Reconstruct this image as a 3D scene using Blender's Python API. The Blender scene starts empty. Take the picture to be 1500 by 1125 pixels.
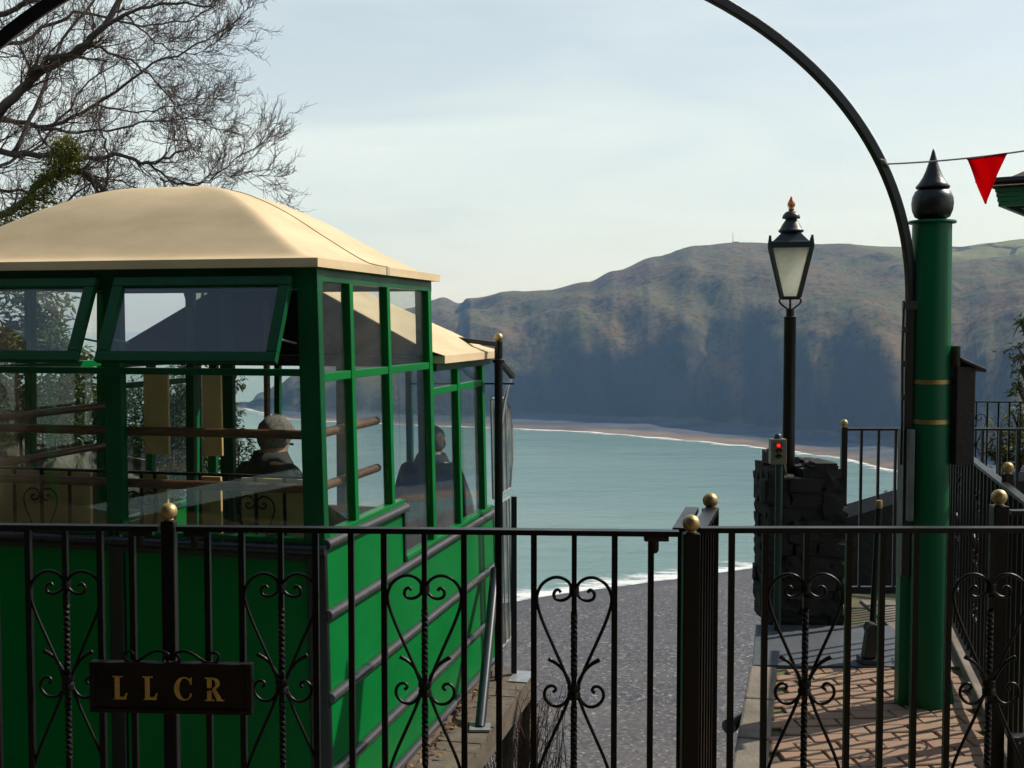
import bpy, bmesh, math, random
from mathutils import Vector, Matrix, noise, Quaternion

random.seed(11)
scene = bpy.context.scene
COL = scene.collection
R = math.radians

# ------------------------------------------------------------------ camera
FPX = 1700.0
PITCH = math.atan(86.5 / FPX)
EYE = 1.6
cam_data = bpy.data.cameras.new("camera")
cam_data.sensor_width = 36.0
cam_data.lens = 36.0 * FPX / 1500.0
cam_data.clip_start = 0.05
cam_data.clip_end = 90000
cam = bpy.data.objects.new("camera", cam_data)
cam.location = (0, 0, EYE)
cam.rotation_euler = (math.pi / 2 - PITCH, 0, 0)
COL.objects.link(cam)
scene.camera = cam

# ------------------------------------------------------------------ world, sun, exposure
SUN_EL = R(41.5)
SUN_AZ = math.atan2(.88, .42)          # clockwise from +Y: the sun stands to the right, beyond the car
world = bpy.data.worlds.new("World")
scene.world = world
world.use_nodes = True
wn = world.node_tree
wn.nodes.clear()
w_out = wn.nodes.new("ShaderNodeOutputWorld")
w_bg = wn.nodes.new("ShaderNodeBackground")
w_sky = wn.nodes.new("ShaderNodeTexSky")
w_sky.sky_type = 'NISHITA'
w_sky.sun_disc = False
w_sky.sun_elevation = SUN_EL
w_sky.sun_rotation = SUN_AZ
w_sky.altitude = 100
w_sky.air_density = 1.0
w_sky.dust_density = 1.6
w_sky.ozone_density = 1.2
w_bg.inputs['Strength'].default_value = 0.125
# thin, streaky high cloud
w_tc = wn.nodes.new("ShaderNodeTexCoord")
w_map = wn.nodes.new("ShaderNodeMapping")
w_map.inputs['Scale'].default_value = (1.6, 1.6, 9.0)
w_map.inputs['Rotation'].default_value = (R(4), R(-5), R(20))
w_noise = wn.nodes.new("ShaderNodeTexNoise")
w_noise.inputs['Scale'].default_value = 1.7
w_noise.inputs['Detail'].default_value = 9
w_noise.inputs['Roughness'].default_value = 0.55
w_noise.inputs['Distortion'].default_value = 0.5
w_ramp = wn.nodes.new("ShaderNodeValToRGB")
w_ramp.color_ramp.elements[0].position = 0.36
w_ramp.color_ramp.elements[0].color = (.62, .62, .62, 1)
w_ramp.color_ramp.elements[1].position = 0.66
w_ramp.color_ramp.elements[1].color = (.95, .95, .95, 1)
w_mix = wn.nodes.new("ShaderNodeMix")
w_mix.data_type = 'RGBA'
w_mix.inputs['B'].default_value = (6.95, 7.75, 7.5, 1)
wn.links.new(w_tc.outputs['Generated'], w_map.inputs['Vector'])
wn.links.new(w_map.outputs['Vector'], w_noise.inputs['Vector'])
wn.links.new(w_noise.outputs['Fac'], w_ramp.inputs['Fac'])
w_sep = wn.nodes.new("ShaderNodeSeparateXYZ")          # the pale veil thins out towards the zenith
w_el = wn.nodes.new("ShaderNodeMapRange")
w_el.interpolation_type = 'SMOOTHSTEP'
w_el.inputs['From Min'].default_value = 0.02
w_el.inputs['From Max'].default_value = 0.8
w_el.inputs['To Min'].default_value = 1.0
w_el.inputs['To Max'].default_value = 0.12
w_mul = wn.nodes.new("ShaderNodeMath")
w_mul.operation = 'MULTIPLY'
wn.links.new(w_tc.outputs['Generated'], w_sep.inputs[0])
wn.links.new(w_sep.outputs['Z'], w_el.inputs['Value'])
wn.links.new(w_ramp.outputs['Color'], w_mul.inputs[0])
wn.links.new(w_el.outputs['Result'], w_mul.inputs[1])
wn.links.new(w_mul.outputs[0], w_mix.inputs['Factor'])
wn.links.new(w_sky.outputs['Color'], w_mix.inputs['A'])
wn.links.new(w_mix.outputs['Result'], w_bg.inputs['Color'])
wn.links.new(w_bg.outputs['Background'], w_out.inputs['Surface'])

sun_data = bpy.data.lights.new("sun", 'SUN')
sun_data.energy = 5.0
sun_data.angle = R(0.53)
sun_data.color = (1.0, 0.93, 0.83)
sun = bpy.data.objects.new("sun", sun_data)
sdir = Vector((math.sin(SUN_AZ) * math.cos(SUN_EL), math.cos(SUN_AZ) * math.cos(SUN_EL), math.sin(SUN_EL)))
sun.rotation_euler = sdir.to_track_quat('Z', 'Y').to_euler()
sun.location = (30, 20, 40)
COL.objects.link(sun)

vs = scene.view_settings
vs.view_transform = 'Standard'
vs.look = 'None'
vs.exposure = 0.0
vs.gamma = 1.0
vs.use_curve_mapping = False
cy = scene.cycles
cy.max_bounces = 7
cy.diffuse_bounces = 3
cy.glossy_bounces = 3
cy.transmission_bounces = 4
cy.transparent_max_bounces = 40
cy.volume_bounces = 0
cy.caustics_reflective = False
cy.caustics_refractive = False
cy.use_denoising = True
cy.sample_clamp_indirect = 4.0

# ------------------------------------------------------------------ geometry helpers
CPI, SPI = math.cos(PITCH), math.sin(PITCH)


def at(px, py, Y):
    """world point on the sight line of photo pixel (px, py) at distance Y"""
    a = (px - 750) / FPX
    b = (562.5 - py) / FPX
    k = Y / (CPI + b * SPI)
    return Vector((a * k, Y, EYE + (-SPI + b * CPI) * k))


class MB:
    def __init__(self):
        self.v = []
        self.f = []
        self.m = []
        self.mi = 0

    def add(self, vs_, fs_):
        o = len(self.v)
        self.v.extend([tuple(p) for p in vs_])
        for f in fs_:
            self.f.append(tuple(i + o for i in f))
            self.m.append(self.mi)
        return self

    def hexa(self, p):
        """8 corners: bottom 0-3 counter-clockwise seen from above, top 4-7"""
        return self.add(p, [(3, 2, 1, 0), (4, 5, 6, 7), (0, 1, 5, 4), (1, 2, 6, 5), (2, 3, 7, 6), (3, 0, 4, 7)])

    def box(self, x0, x1, y0, y1, z0, z1):
        return self.hexa([(x0, y0, z0), (x1, y0, z0), (x1, y1, z0), (x0, y1, z0),
                          (x0, y0, z1), (x1, y0, z1), (x1, y1, z1), (x0, y1, z1)])

    def bar(self, a, b, w, h=None, up=(0, 0, 1)):
        """rectangular bar from a to b, w across and h in the 'up' direction"""
        h = h or w
        a, b = Vector(a), Vector(b)
        d = (b - a).normalized()
        u_ = Vector(up)
        s = d.cross(u_)
        if s.length < 1e-4:
            s = d.cross(Vector((0, 1, 0)))
        s.normalize()
        n = s.cross(d).normalized()
        s *= w / 2
        n *= h / 2
        return self.hexa([a - s - n, a + s - n, b + s - n, b - s - n, a - s + n, a + s + n, b + s + n, b - s + n])

    def tube(self, pts, r, n=8, caps=True):
        pts = [Vector(p) for p in pts]
        N = len(pts)
        rr = r if isinstance(r, (list, tuple)) else [r] * N
        vs_ = []
        ref = None
        for i, p in enumerate(pts):
            d = (pts[min(i + 1, N - 1)] - pts[max(i - 1, 0)])
            if d.length < 1e-9:
                d = Vector((0, 0, 1))
            d.normalize()
            if ref is None:
                ref = d.orthogonal().normalized()
            else:
                ref = (ref - d * ref.dot(d))
                if ref.length < 1e-6:
                    ref = d.orthogonal()
                ref.normalize()
            b = d.cross(ref)
            for k in range(n):
                a = 2 * math.pi * k / n
                vs_.append(p + (ref * math.cos(a) + b * math.sin(a)) * rr[i])
        fs_ = []
        for i in range(N - 1):
            for k in range(n):
                k2 = (k + 1) % n
                fs_.append((i * n + k, i * n + k2, (i + 1) * n + k2, (i + 1) * n + k))
        if caps:
            fs_.append(tuple(reversed(range(n))))
            fs_.append(tuple((N - 1) * n + k for k in range(n)))
        return self.add(vs_, fs_)

    def lathe(self, prof, c=(0, 0, 0), n=24, a0=0.0):
        """prof: list of (radius, z)"""
        vs_ = []
        for r, z in prof:
            for k in range(n):
                a = a0 + 2 * math.pi * k / n
                vs_.append((c[0] + r * math.cos(a), c[1] + r * math.sin(a), c[2] + z))
        fs_ = []
        N = len(prof)
        for i in range(N - 1):
            for k in range(n):
                k2 = (k + 1) % n
                fs_.append((i * n + k, i * n + k2, (i + 1) * n + k2, (i + 1) * n + k))
        fs_.append(tuple(reversed(range(n))))
        fs_.append(tuple((N - 1) * n + k for k in range(n)))
        return self.add(vs_, fs_)

    def ball(self, c, r, n=20, m=12, sc=(1, 1, 1)):
        prof = []
        for i in range(m + 1):
            a = -math.pi / 2 + math.pi * i / m
            prof.append((max(r * math.cos(a), r * .01) * 1.0, r * math.sin(a) * sc[2]))
        return self.lathe(prof, c, n)

    def grid(self, fn, nu, nv, flip=False):
        vs_ = [fn(i / nu, j / nv) for i in range(nu + 1) for j in range(nv + 1)]
        fs_ = []
        for i in range(nu):
            for j in range(nv):
                q = (i * (nv + 1) + j, (i + 1) * (nv + 1) + j, (i + 1) * (nv + 1) + j + 1, i * (nv + 1) + j + 1)
                fs_.append(tuple(reversed(q)) if flip else q)
        return self.add(vs_, fs_)

    def mesh(self, name, mats, smooth=False, origin=(0, 0, 0)):
        me = bpy.data.meshes.new(name)
        o = Vector(origin)
        me.from_pydata([tuple(Vector(p) - o) for p in self.v], [], self.f)
        for m in (mats if isinstance(mats, (list, tuple)) else [mats]):
            me.materials.append(m)
        if any(self.m):
            me.polygons.foreach_set('material_index', self.m)
        if smooth is True:
            me.polygons.foreach_set('use_smooth', [True] * len(me.polygons))
        me.update()
        if smooth == 'auto':
            try:
                me.polygons.foreach_set('use_smooth', [True] * len(me.polygons))
                me.set_sharp_from_angle(angle=R(38))
            except Exception:
                pass
        return me

    def build(self, name, mats, parent=None, smooth=False, bevel=0):
        org = wloc(parent) if parent else Vector((0, 0, 0))
        me = self.mesh(name, mats, smooth, org)
        return link(name, me, parent, bevel)


def wloc(o):
    l = Vector(o.location)
    while o.parent:
        o = o.parent
        l += Vector(o.location)
    return l


def link(name, me, parent=None, bevel=0):
    o = bpy.data.objects.new(name, me)
    COL.objects.link(o)
    if parent:
        o.parent = parent
    if bevel:
        m = o.modifiers.new("bevel", 'BEVEL')
        m.width = bevel
        m.segments = 2
        m.limit_method = 'ANGLE'
        m.angle_limit = R(40)
    return o


def empty(name, loc, rz=0):
    o = bpy.data.objects.new(name, None)
    COL.objects.link(o)
    o.location = loc
    o.rotation_euler = (0, 0, rz)
    o.empty_display_size = .1
    return o


def tag(o, label, cat, group=None):
    o['label'] = label
    o['category'] = cat
    if group:
        o['group'] = group
    return o


def struct(o, kind='structure'):
    o['kind'] = kind
    return o


# ------------------------------------------------------------------ material helpers
def new_mat(name):
    m = bpy.data.materials.new(name)
    m.use_nodes = True
    nt = m.node_tree
    nt.nodes.clear()
    out = nt.nodes.new("ShaderNodeOutputMaterial")
    return m, nt, out


def N(nt, kind, **kw):
    n = nt.nodes.new(kind)
    for k, val in kw.items():
        if k in n.inputs:
            n.inputs[k].default_value = val
        else:
            setattr(n, k, val)
    return n


def noise_fac(nt, scale, detail=5, rough=.55, lo=.35, hi=.65, stretch=None, coord='Object', dist=0.0):
    tc = N(nt, "ShaderNodeTexCoord")
    src = tc.outputs[coord]
    if coord == 'World':
        src = None
    mp = N(nt, "ShaderNodeMapping")
    if stretch:
        mp.inputs['Scale'].default_value = stretch
    nt.links.new(src, mp.inputs['Vector'])
    no = N(nt, "ShaderNodeTexNoise", Scale=scale, Detail=detail, Roughness=rough, Distortion=dist)
    nt.links.new(mp.outputs['Vector'], no.inputs['Vector'])
    mr = N(nt, "ShaderNodeMapRange")
    mr.inputs['From Min'].default_value = lo
    mr.inputs['From Max'].default_value = hi
    nt.links.new(no.outputs['Fac'], mr.inputs['Value'])
    return mr.outputs['Result'], no.outputs['Fac']


def mixc(nt, fac, a, b):
    m = N(nt, "ShaderNodeMix", data_type='RGBA')
    for sock, val in (('Factor', fac), ('A', a), ('B', b)):
        if hasattr(val, 'is_linked') or hasattr(val, 'links'):
            nt.links.new(val, m.inputs[sock])
        else:
            m.inputs[sock].default_value = val if sock == 'Factor' else (*val, 1) if len(val) == 3 else val
    return m.outputs['Result']


def paint(name, col, rough=.35, var=.25, scale=6, bump=.0, bscale=120, metallic=0.0, col2=None, spec=.5, stretch=None, coat=0):
    m, nt, out = new_mat(name)
    p = N(nt, "ShaderNodeBsdfPrincipled")
    p.inputs['Metallic'].default_value = metallic
    p.inputs['Specular IOR Level'].default_value = spec
    if coat:
        p.inputs['Coat Weight'].default_value = coat
        p.inputs['Coat Roughness'].default_value = .1
    f, raw = noise_fac(nt, scale, 6, .6, stretch=stretch)
    c2 = col2 or tuple(c * (1 - var) for c in col)
    nt.links.new(mixc(nt, f, col, c2), p.inputs['Base Color'])
    mr = N(nt, "ShaderNodeMapRange")
    mr.inputs['To Min'].default_value = max(rough - .08, .03)
    mr.inputs['To Max'].default_value = min(rough + .14, 1)
    nt.links.new(raw, mr.inputs['Value'])
    nt.links.new(mr.outputs['Result'], p.inputs['Roughness'])
    if bump:
        _, raw2 = noise_fac(nt, bscale, 4, .6)
        b = N(nt, "ShaderNodeBump", Strength=bump, Distance=.01)
        nt.links.new(raw2, b.inputs['Height'])
        nt.links.new(b.outputs['Normal'], p.inputs['Normal'])
    nt.links.new(p.outputs['BSDF'], out.inputs['Surface'])
    return m


def glass_mat(name, tint=(.9, .935, .925), dirt=.012, f0=.045, boost=1.0):
    """thin pane: Schlick reflection over clear transmission, a film of dust"""
    m, nt, out = new_mat(name)
    geo = N(nt, "ShaderNodeNewGeometry")
    dot = N(nt, "ShaderNodeVectorMath", operation='DOT_PRODUCT')
    nt.links.new(geo.outputs['Incoming'], dot.inputs[0])
    nt.links.new(geo.outputs['Normal'], dot.inputs[1])
    ab = N(nt, "ShaderNodeMath", operation='ABSOLUTE')
    nt.links.new(dot.outputs['Value'], ab.inputs[0])
    om = N(nt, "ShaderNodeMath", operation='SUBTRACT')
    om.inputs[0].default_value = 1
    nt.links.new(ab.outputs[0], om.inputs[1])
    pw = N(nt, "ShaderNodeMath", operation='POWER')
    nt.links.new(om.outputs[0], pw.inputs[0])
    pw.inputs[1].default_value = 5
    ml = N(nt, "ShaderNodeMath", operation='MULTIPLY_ADD')
    nt.links.new(pw.outputs[0], ml.inputs[0])
    ml.inputs[1].default_value = (1 - f0) * boost
    ml.inputs[2].default_value = f0
    tr = N(nt, "ShaderNodeBsdfTransparent", Color=(*tint, 1))
    gl = N(nt, "ShaderNodeBsdfGlossy", Color=(1, 1, 1, 1), Roughness=.01)
    df = N(nt, "ShaderNodeBsdfDiffuse", Color=(.5, .5, .47, 1))
    mx = N(nt, "ShaderNodeMixShader")
    nt.links.new(ml.outputs[0], mx.inputs['Fac'])
    nt.links.new(tr.outputs[0], mx.inputs[1])
    nt.links.new(gl.outputs[0], mx.inputs[2])
    mx2 = N(nt, "ShaderNodeMixShader")
    f, raw = noise_fac(nt, 5, 6, .65, .45, .8, stretch=(1, 1, .4))
    mm = N(nt, "ShaderNodeMath", operation='MULTIPLY')
    nt.links.new(f, mm.inputs[0])
    mm.inputs[1].default_value = dirt
    nt.links.new(mm.outputs[0], mx2.inputs['Fac'])
    nt.links.new(mx.outputs[0], mx2.inputs[1])
    nt.links.new(df.outputs[0], mx2.inputs[2])
    nt.links.new(mx2.outputs[0], out.inputs['Surface'])
    return m


def leaf_mat(name, c1, c2, transl=.4, scale=3):
    m, nt, out = new_mat(name)
    p = N(nt, "ShaderNodeBsdfPrincipled", Roughness=.55)
    p.inputs['Specular IOR Level'].default_value = .25
    f, _ = noise_fac(nt, scale, 3, .6)
    c = mixc(nt, f, c1, c2)
    nt.links.new(c, p.inputs['Base Color'])
    t = N(nt, "ShaderNodeBsdfTranslucent")
    nt.links.new(c, t.inputs['Color'])
    mx = N(nt, "ShaderNodeMixShader", Fac=transl)
    nt.links.new(p.outputs[0], mx.inputs[1])
    nt.links.new(t.outputs[0], mx.inputs[2])
    nt.links.new(mx.outputs[0], out.inputs['Surface'])
    return m


M_black = paint("black_iron_paint", (.0055, .0055, .006), .34, .3, 8, .15, 90, spec=.32)
M_blackdull = paint("black_cast_metal", (.007, .008, .01), .36, .3, 20, .12, 60)
M_gold = paint("gold_paint", (.55, .42, .19), .45, .35, 30, .1, 200, metallic=.6, col2=(.36, .26, .11))
M_green = paint("carriage_green_paint", (.001, .16, .031), .32, .22, 2.2, .02, 40, spec=.1)
M_greendark = paint("green_frame_paint", (.0015, .09, .026), .32, .3, 4, .03, 60, spec=.2)
M_pillar = paint("pillar_green_paint", (.003, .125, .048), .32, .3, 3, .06, 70, stretch=(1, 1, .25), spec=.2)
M_cream = paint("cream_canvas_roof", (.68, .525, .31), .78, .13, 2.3, .06, 130, col2=(.56, .43, .25), stretch=(1, 1, 3))
M_moulding = paint("dark_half_round_moulding", (.06, .056, .06), .22, .3, 12, .05, 60)
M_sky_navy = paint("sky_reflection_navy", (.02, .022, .032), .25, .3, 9)  # reflected sky put into the rail's base colour
M_wood = paint("varnished_wood_rail", (.24, .105, .045), .4, .4, 18, .1, 80, col2=(.11, .045, .02), stretch=(1, 1, 6))
M_timber = paint("weathered_timber", (.15, .12, .085), .75, .4, 10, .4, 60, col2=(.08, .065, .05))
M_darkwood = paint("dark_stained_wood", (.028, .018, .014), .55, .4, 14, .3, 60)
M_floor = paint("carriage_floor", (.09, .07, .05), .7, .4, 12)
M_glass = glass_mat("carriage_glass")
M_sash_glass = glass_mat("sash_glass", (.85, .9, .93), .02, .06)
M_concrete = paint("worn_concrete", (.21, .18, .14), .85, .3, 5, .5, 50, col2=(.13, .11, .085))
M_slate = paint("slate_slab", (.075, .09, .105), .55, .3, 4, .3, 40, col2=(.05, .058, .066))
M_paving = paint("landing_paving", (.13, .09, .052), .85, .3, 3, .4, 50)
M_brass = paint("brass_band", (.42, .31, .12), .4, .4, 25, .1, 90, metallic=.8)
M_steel = paint("galvanised_plate", (.4, .43, .43), .4, .3, 15, metallic=.5)
M_wallrender = paint("station_wall_render", (.42, .3, .165), .85, .15, 4, .3, 40)
M_pipe = paint("painted_pipe", (.03, .042, .052), .3, .3, 9)

# =====================================================================================================
#  SETTING: sea, bay, hills, beach, near slope
# =====================================================================================================
SEA = -140.0


def sea_mat():
    m, nt, out = new_mat("sea_water")
    p = N(nt, "ShaderNodeBsdfPrincipled", Roughness=.22)
    p.inputs['IOR'].default_value = 1.33
    f, _ = noise_fac(nt, .0042, 5, .6, .3, .7, stretch=(.5, 1.6, 1))
    c = mixc(nt, f, (.18, .275, .25), (.138, .24, .228))
    f2, _ = noise_fac(nt, .02, 5, .7, .5, .8, stretch=(.35, 1.6, 1))
    c = mixc(nt, f2, c, (.085, .18, .18))
    nt.links.new(c, p.inputs['Base Color'])
    _, r1 = noise_fac(nt, .22, 6, .65, stretch=(.45, 1, 1))
    b = N(nt, "ShaderNodeBump", Strength=.55, Distance=1.6)
    nt.links.new(r1, b.inputs['Height'])
    _, r2 = noise_fac(nt, .035, 4, .6, stretch=(.4, 1, 1))
    b2 = N(nt, "ShaderNodeBump", Strength=.35, Distance=4.0)
    nt.links.new(r2, b2.inputs['Height'])
    nt.links.new(b.outputs['Normal'], b2.inputs['Normal'])
    nt.links.new(b2.outputs['Normal'], p.inputs['Normal'])
    nt.links.new(p.outputs[0], out.inputs['Surface'])
    return m


S_ = 24000
o = MB().add([(-S_, -2000, SEA), (S_, -2000, SEA), (S_, S_, SEA), (-S_, S_, SEA)], [(0, 1, 2, 3)]).build("sea", sea_mat())
struct(o)

# near shoreline, from the left out of view round the bay to the right
SHORE = [(-900, 330), (-420, 430), (-180, 500), (0, 587), (70, 630), (143, 671), (240, 712), (330, 790), (420, 880), (470, 960)]


def interp_x(tab, x):
    if x <= tab[0][0]:
        return tab[0][1:] if len(tab[0]) > 2 else tab[0][1]
    for a, b in zip(tab, tab[1:]):
        if x <= b[0]:
            w = (x - a[0]) / (b[0] - a[0])
            w = w * w * (3 - 2 * w)
            r = [p + (q - p) * w for p, q in zip(a[1:], b[1:])]
            return r if len(r) > 1 else r[0]
    return tab[-1][1:] if len(tab[-1]) > 2 else tab[-1][1]


def lin_x(tab, x):
    if x <= tab[0][0]:
        return tab[0][1]
    for a, b in zip(tab, tab[1:]):
        if x <= b[0]:
            return a[1] + (b[1] - a[1]) * (x - a[0]) / (b[0] - a[0])
    return tab[-1][1]


def beach_mat():
    m, nt, out = new_mat("pebble_beach")
    p = N(nt, "ShaderNodeBsdfPrincipled", Roughness=.9)
    tc = N(nt, "ShaderNodeTexCoord")
    vo = N(nt, "ShaderNodeTexVoronoi", Scale=1.0)
    nt.links.new(tc.outputs['Object'], vo.inputs['Vector'])
    sep = N(nt, "ShaderNodeSeparateColor")
    nt.links.new(vo.outputs['Color'], sep.inputs[0])
    rp = N(nt, "ShaderNodeValToRGB")
    e = rp.color_ramp.elements
    e[0].position, e[0].color = 0, (.012, .0115, .012, 1)
    e[1].position, e[1].color = 1, (.3, .28, .26, 1)
    for pos, c in ((.35, (.05, .047, .048)), (.75, (.085, .078, .075)), (.93, (.135, .123, .115))):
        k = e.new(pos)
        k.color = (*c, 1)
    nt.links.new(sep.outputs[0], rp.inputs['Fac'])
    f, _ = noise_fac(nt, .02, 6, .6, .5, .9)
    c = mixc(nt, f, rp.outputs['Color'], (.085, .078, .073))
    f2, _ = noise_fac(nt, .012, 4, .5, .45, .75, stretch=(.5, 1.5, 1))
    mm = N(nt, "ShaderNodeMath", operation='MULTIPLY')
    nt.links.new(f2, mm.inputs[0])
    mm.inputs[1].default_value = .5
    c = mixc(nt, mm.outputs[0], c, (.14, .115, .085))
    f3, _ = noise_fac(nt, .5, 3, .7, .68, .74)
    c = mixc(nt, f3, c, (.19, .18, .17))
    fr, _ = noise_fac(nt, .05, 5, .6, .42, .62, stretch=(.25, 1.0, 1))
    fr2 = N(nt, "ShaderNodeMath", operation='MULTIPLY')
    nt.links.new(fr, fr2.inputs[0])
    fr2.inputs[1].default_value = .4
    c = mixc(nt, fr2.outputs[0], c, (.05, .047, .047))
    gp = N(nt, "ShaderNodeNewGeometry")
    sz = N(nt, "ShaderNodeSeparateXYZ")
    nt.links.new(gp.outputs['Position'], sz.inputs[0])
    wet = N(nt, "ShaderNodeMapRange")
    nt.links.new(sz.outputs['Z'], wet.inputs['Value'])
    wet.inputs['From Min'].default_value = SEA + 1.7
    wet.inputs['From Max'].default_value = SEA + .7
    wm = N(nt, "ShaderNodeMath", operation='MULTIPLY')
    nt.links.new(wet.outputs['Result'], wm.inputs[0])
    wm.inputs[1].default_value = .7
    c = mixc(nt, wm.outputs[0], c, (.045, .042, .042))
    nt.links.new(c, p.inputs['Base Color'])
    b = N(nt, "ShaderNodeBump", Strength=1.0, Distance=.9)
    nt.links.new(sep.outputs[1], b.inputs['Height'])
    nt.links.new(b.outputs['Normal'], p.inputs['Normal'])
    nt.links.new(p.outputs[0], out.inputs['Surface'])
    return m


def beach_fn(a, b):
    x = -700 + 1170 * a
    ysh = lin_x(SHORE, x) + 5 * noise.noise(Vector((x * .02, 0, 3))) + 2 * noise.noise(Vector((x * .11, 5, 3)))
    y0 = 230
    y = ysh + 14 + (y0 - ysh) * b
    dsh = ysh - y
    z = SEA + max(-1.2, dsh * .075 if dsh < 30 else 2.25 + (dsh - 30) * .012)
    z += .35 * noise.noise(Vector((x * .03, y * .03, 0))) * min(1, max(0, dsh) / 20)
    return (x, y, z)


o = MB().grid(beach_fn, 160, 90, flip=True).build("beach", beach_mat(), smooth=True)
struct(o)


def foam_mat():
    m, nt, out = new_mat("surf_foam")
    p = N(nt, "ShaderNodeBsdfPrincipled", Roughness=.7)
    p.inputs['Base Color'].default_value = (.78, .8, .79, 1)
    tr = N(nt, "ShaderNodeBsdfTransparent")
    at_ = N(nt, "ShaderNodeAttribute", attribute_name="edge")
    f, raw = noise_fac(nt, .12, 7, .7, .3, .7, stretch=(.35, 1, 1))
    fb, _ = noise_fac(nt, .018, 3, .5, .3, .7)
    ml = N(nt, "ShaderNodeMath", operation='MULTIPLY_ADD')
    nt.links.new(fb, ml.inputs[0])
    ml.inputs[1].default_value = .55
    ml.inputs[2].default_value = -.22
    a0 = N(nt, "ShaderNodeMath", operation='ADD')
    nt.links.new(at_.outputs['Fac'], a0.inputs[0])
    nt.links.new(ml.outputs[0], a0.inputs[1])
    ad = N(nt, "ShaderNodeMath", operation='ADD')
    nt.links.new(a0.outputs[0], ad.inputs[0])
    nt.links.new(f, ad.inputs[1])
    mr = N(nt, "ShaderNodeMapRange")
    mr.inputs['From Min'].default_value = .95
    mr.inputs['From Max'].default_value = 1.45
    mr.inputs['To Max'].default_value = .85
    nt.links.new(ad.outputs[0], mr.inputs['Value'])
    mx = N(nt, "ShaderNodeMixShader")
    nt.links.new(mr.outputs['Result'], mx.inputs['Fac'])
    nt.links.new(tr.outputs[0], mx.inputs[1])
    nt.links.new(p.outputs[0], mx.inputs[2])
    nt.links.new(mx.outputs[0], out.inputs['Surface'])
    return m


M_foam = foam_mat()


def ribbon(name, pts, w_in, w_out, z):
    """foam along a shoreline; 'edge' is 1 at the waterline and 0 out at sea"""
    mb = MB()
    n = len(pts)
    vals = []
    vs_ = []
    for i, (x, y) in enumerate(pts):
        ax, ay = pts[max(i - 1, 0)]
        bx, by = pts[min(i + 1, n - 1)]
        d = Vector((bx - ax, by - ay, 0)).normalized()
        nn = Vector((-d.y, d.x, 0))
        for k, e in ((-w_in, 0.55), (0, 1.0), (w_out * .35, .5), (w_out, 0.0)):
            vs_.append(Vector((x, y, z)) + nn * k)
            vals.append(e)
    fs_ = []
    for i in range(n - 1):
        for k in range(3):
            fs_.append((i * 4 + k, (i + 1) * 4 + k, (i + 1) * 4 + k + 1, i * 4 + k + 1))
    mb.add(vs_, fs_)
    o_ = mb.build(name, M_foam, smooth=True)
    a_ = o_.data.attributes.new("edge", 'FLOAT', 'POINT')
    a_.data.foreach_set('value', vals)
    struct(o_, 'stuff')
    return o_


pts = []
for i in range(200):
    x = -500 + i * 4.7
    pts.append((x, lin_x(SHORE, x) + 5 * noise.noise(Vector((x * .02, 0, 3))) + 2 * noise.noise(Vector((x * .11, 5, 3))) + 3))
ribbon("surf", pts, 4, 30, SEA + .5)

# the far side of the bay: foreshore, cliffs, moorland ridge. One table per bearing (photo x), in metres
#        px    shore  cliff  ridge  ridge_px_y
FAR = [(330, 1990, 2003, 2040, 604), (345, 1985, 2000, 2050, 603), (358, 1975, 1995, 2070, 596), (385, 1880, 1960, 2100, 583), (405, 1800, 1900, 2100, 572), (430, 1735, 1850, 2150, 555),
       (480, 1700, 1830, 2300, 515), (540, 1670, 1810, 2450, 478), (600, 1640, 1795, 2650, 452), (628, 1630, 1790, 2750, 442),
       (648, 1622, 1785, 2780, 437), (672, 1615, 1780, 2700, 446), (690, 1605, 1775, 2450, 438), (740, 1585, 1770, 2350, 429),
       (800, 1560, 1765, 2300, 425), (860, 1535, 1760, 2250, 413), (900, 1500, 1745, 2250, 397), (960, 1455, 1715, 2300, 378),
       (1020, 1410, 1680, 2300, 361), (1080, 1362, 1630, 2300, 355), (1150, 1304, 1545, 2300, 357), (1200, 1255, 1500, 2300, 359),
       (1325, 1120, 1385, 2300, 363), (1400, 1050, 1290, 2260, 363), (1450, 1010, 1230, 2230, 359), (1500, 980, 1180, 2200, 356),
       (1700, 900, 1050, 2100, 338), (2000, 800, 930, 1900, 320), (2500, 700, 800, 1600, 300)]


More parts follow.
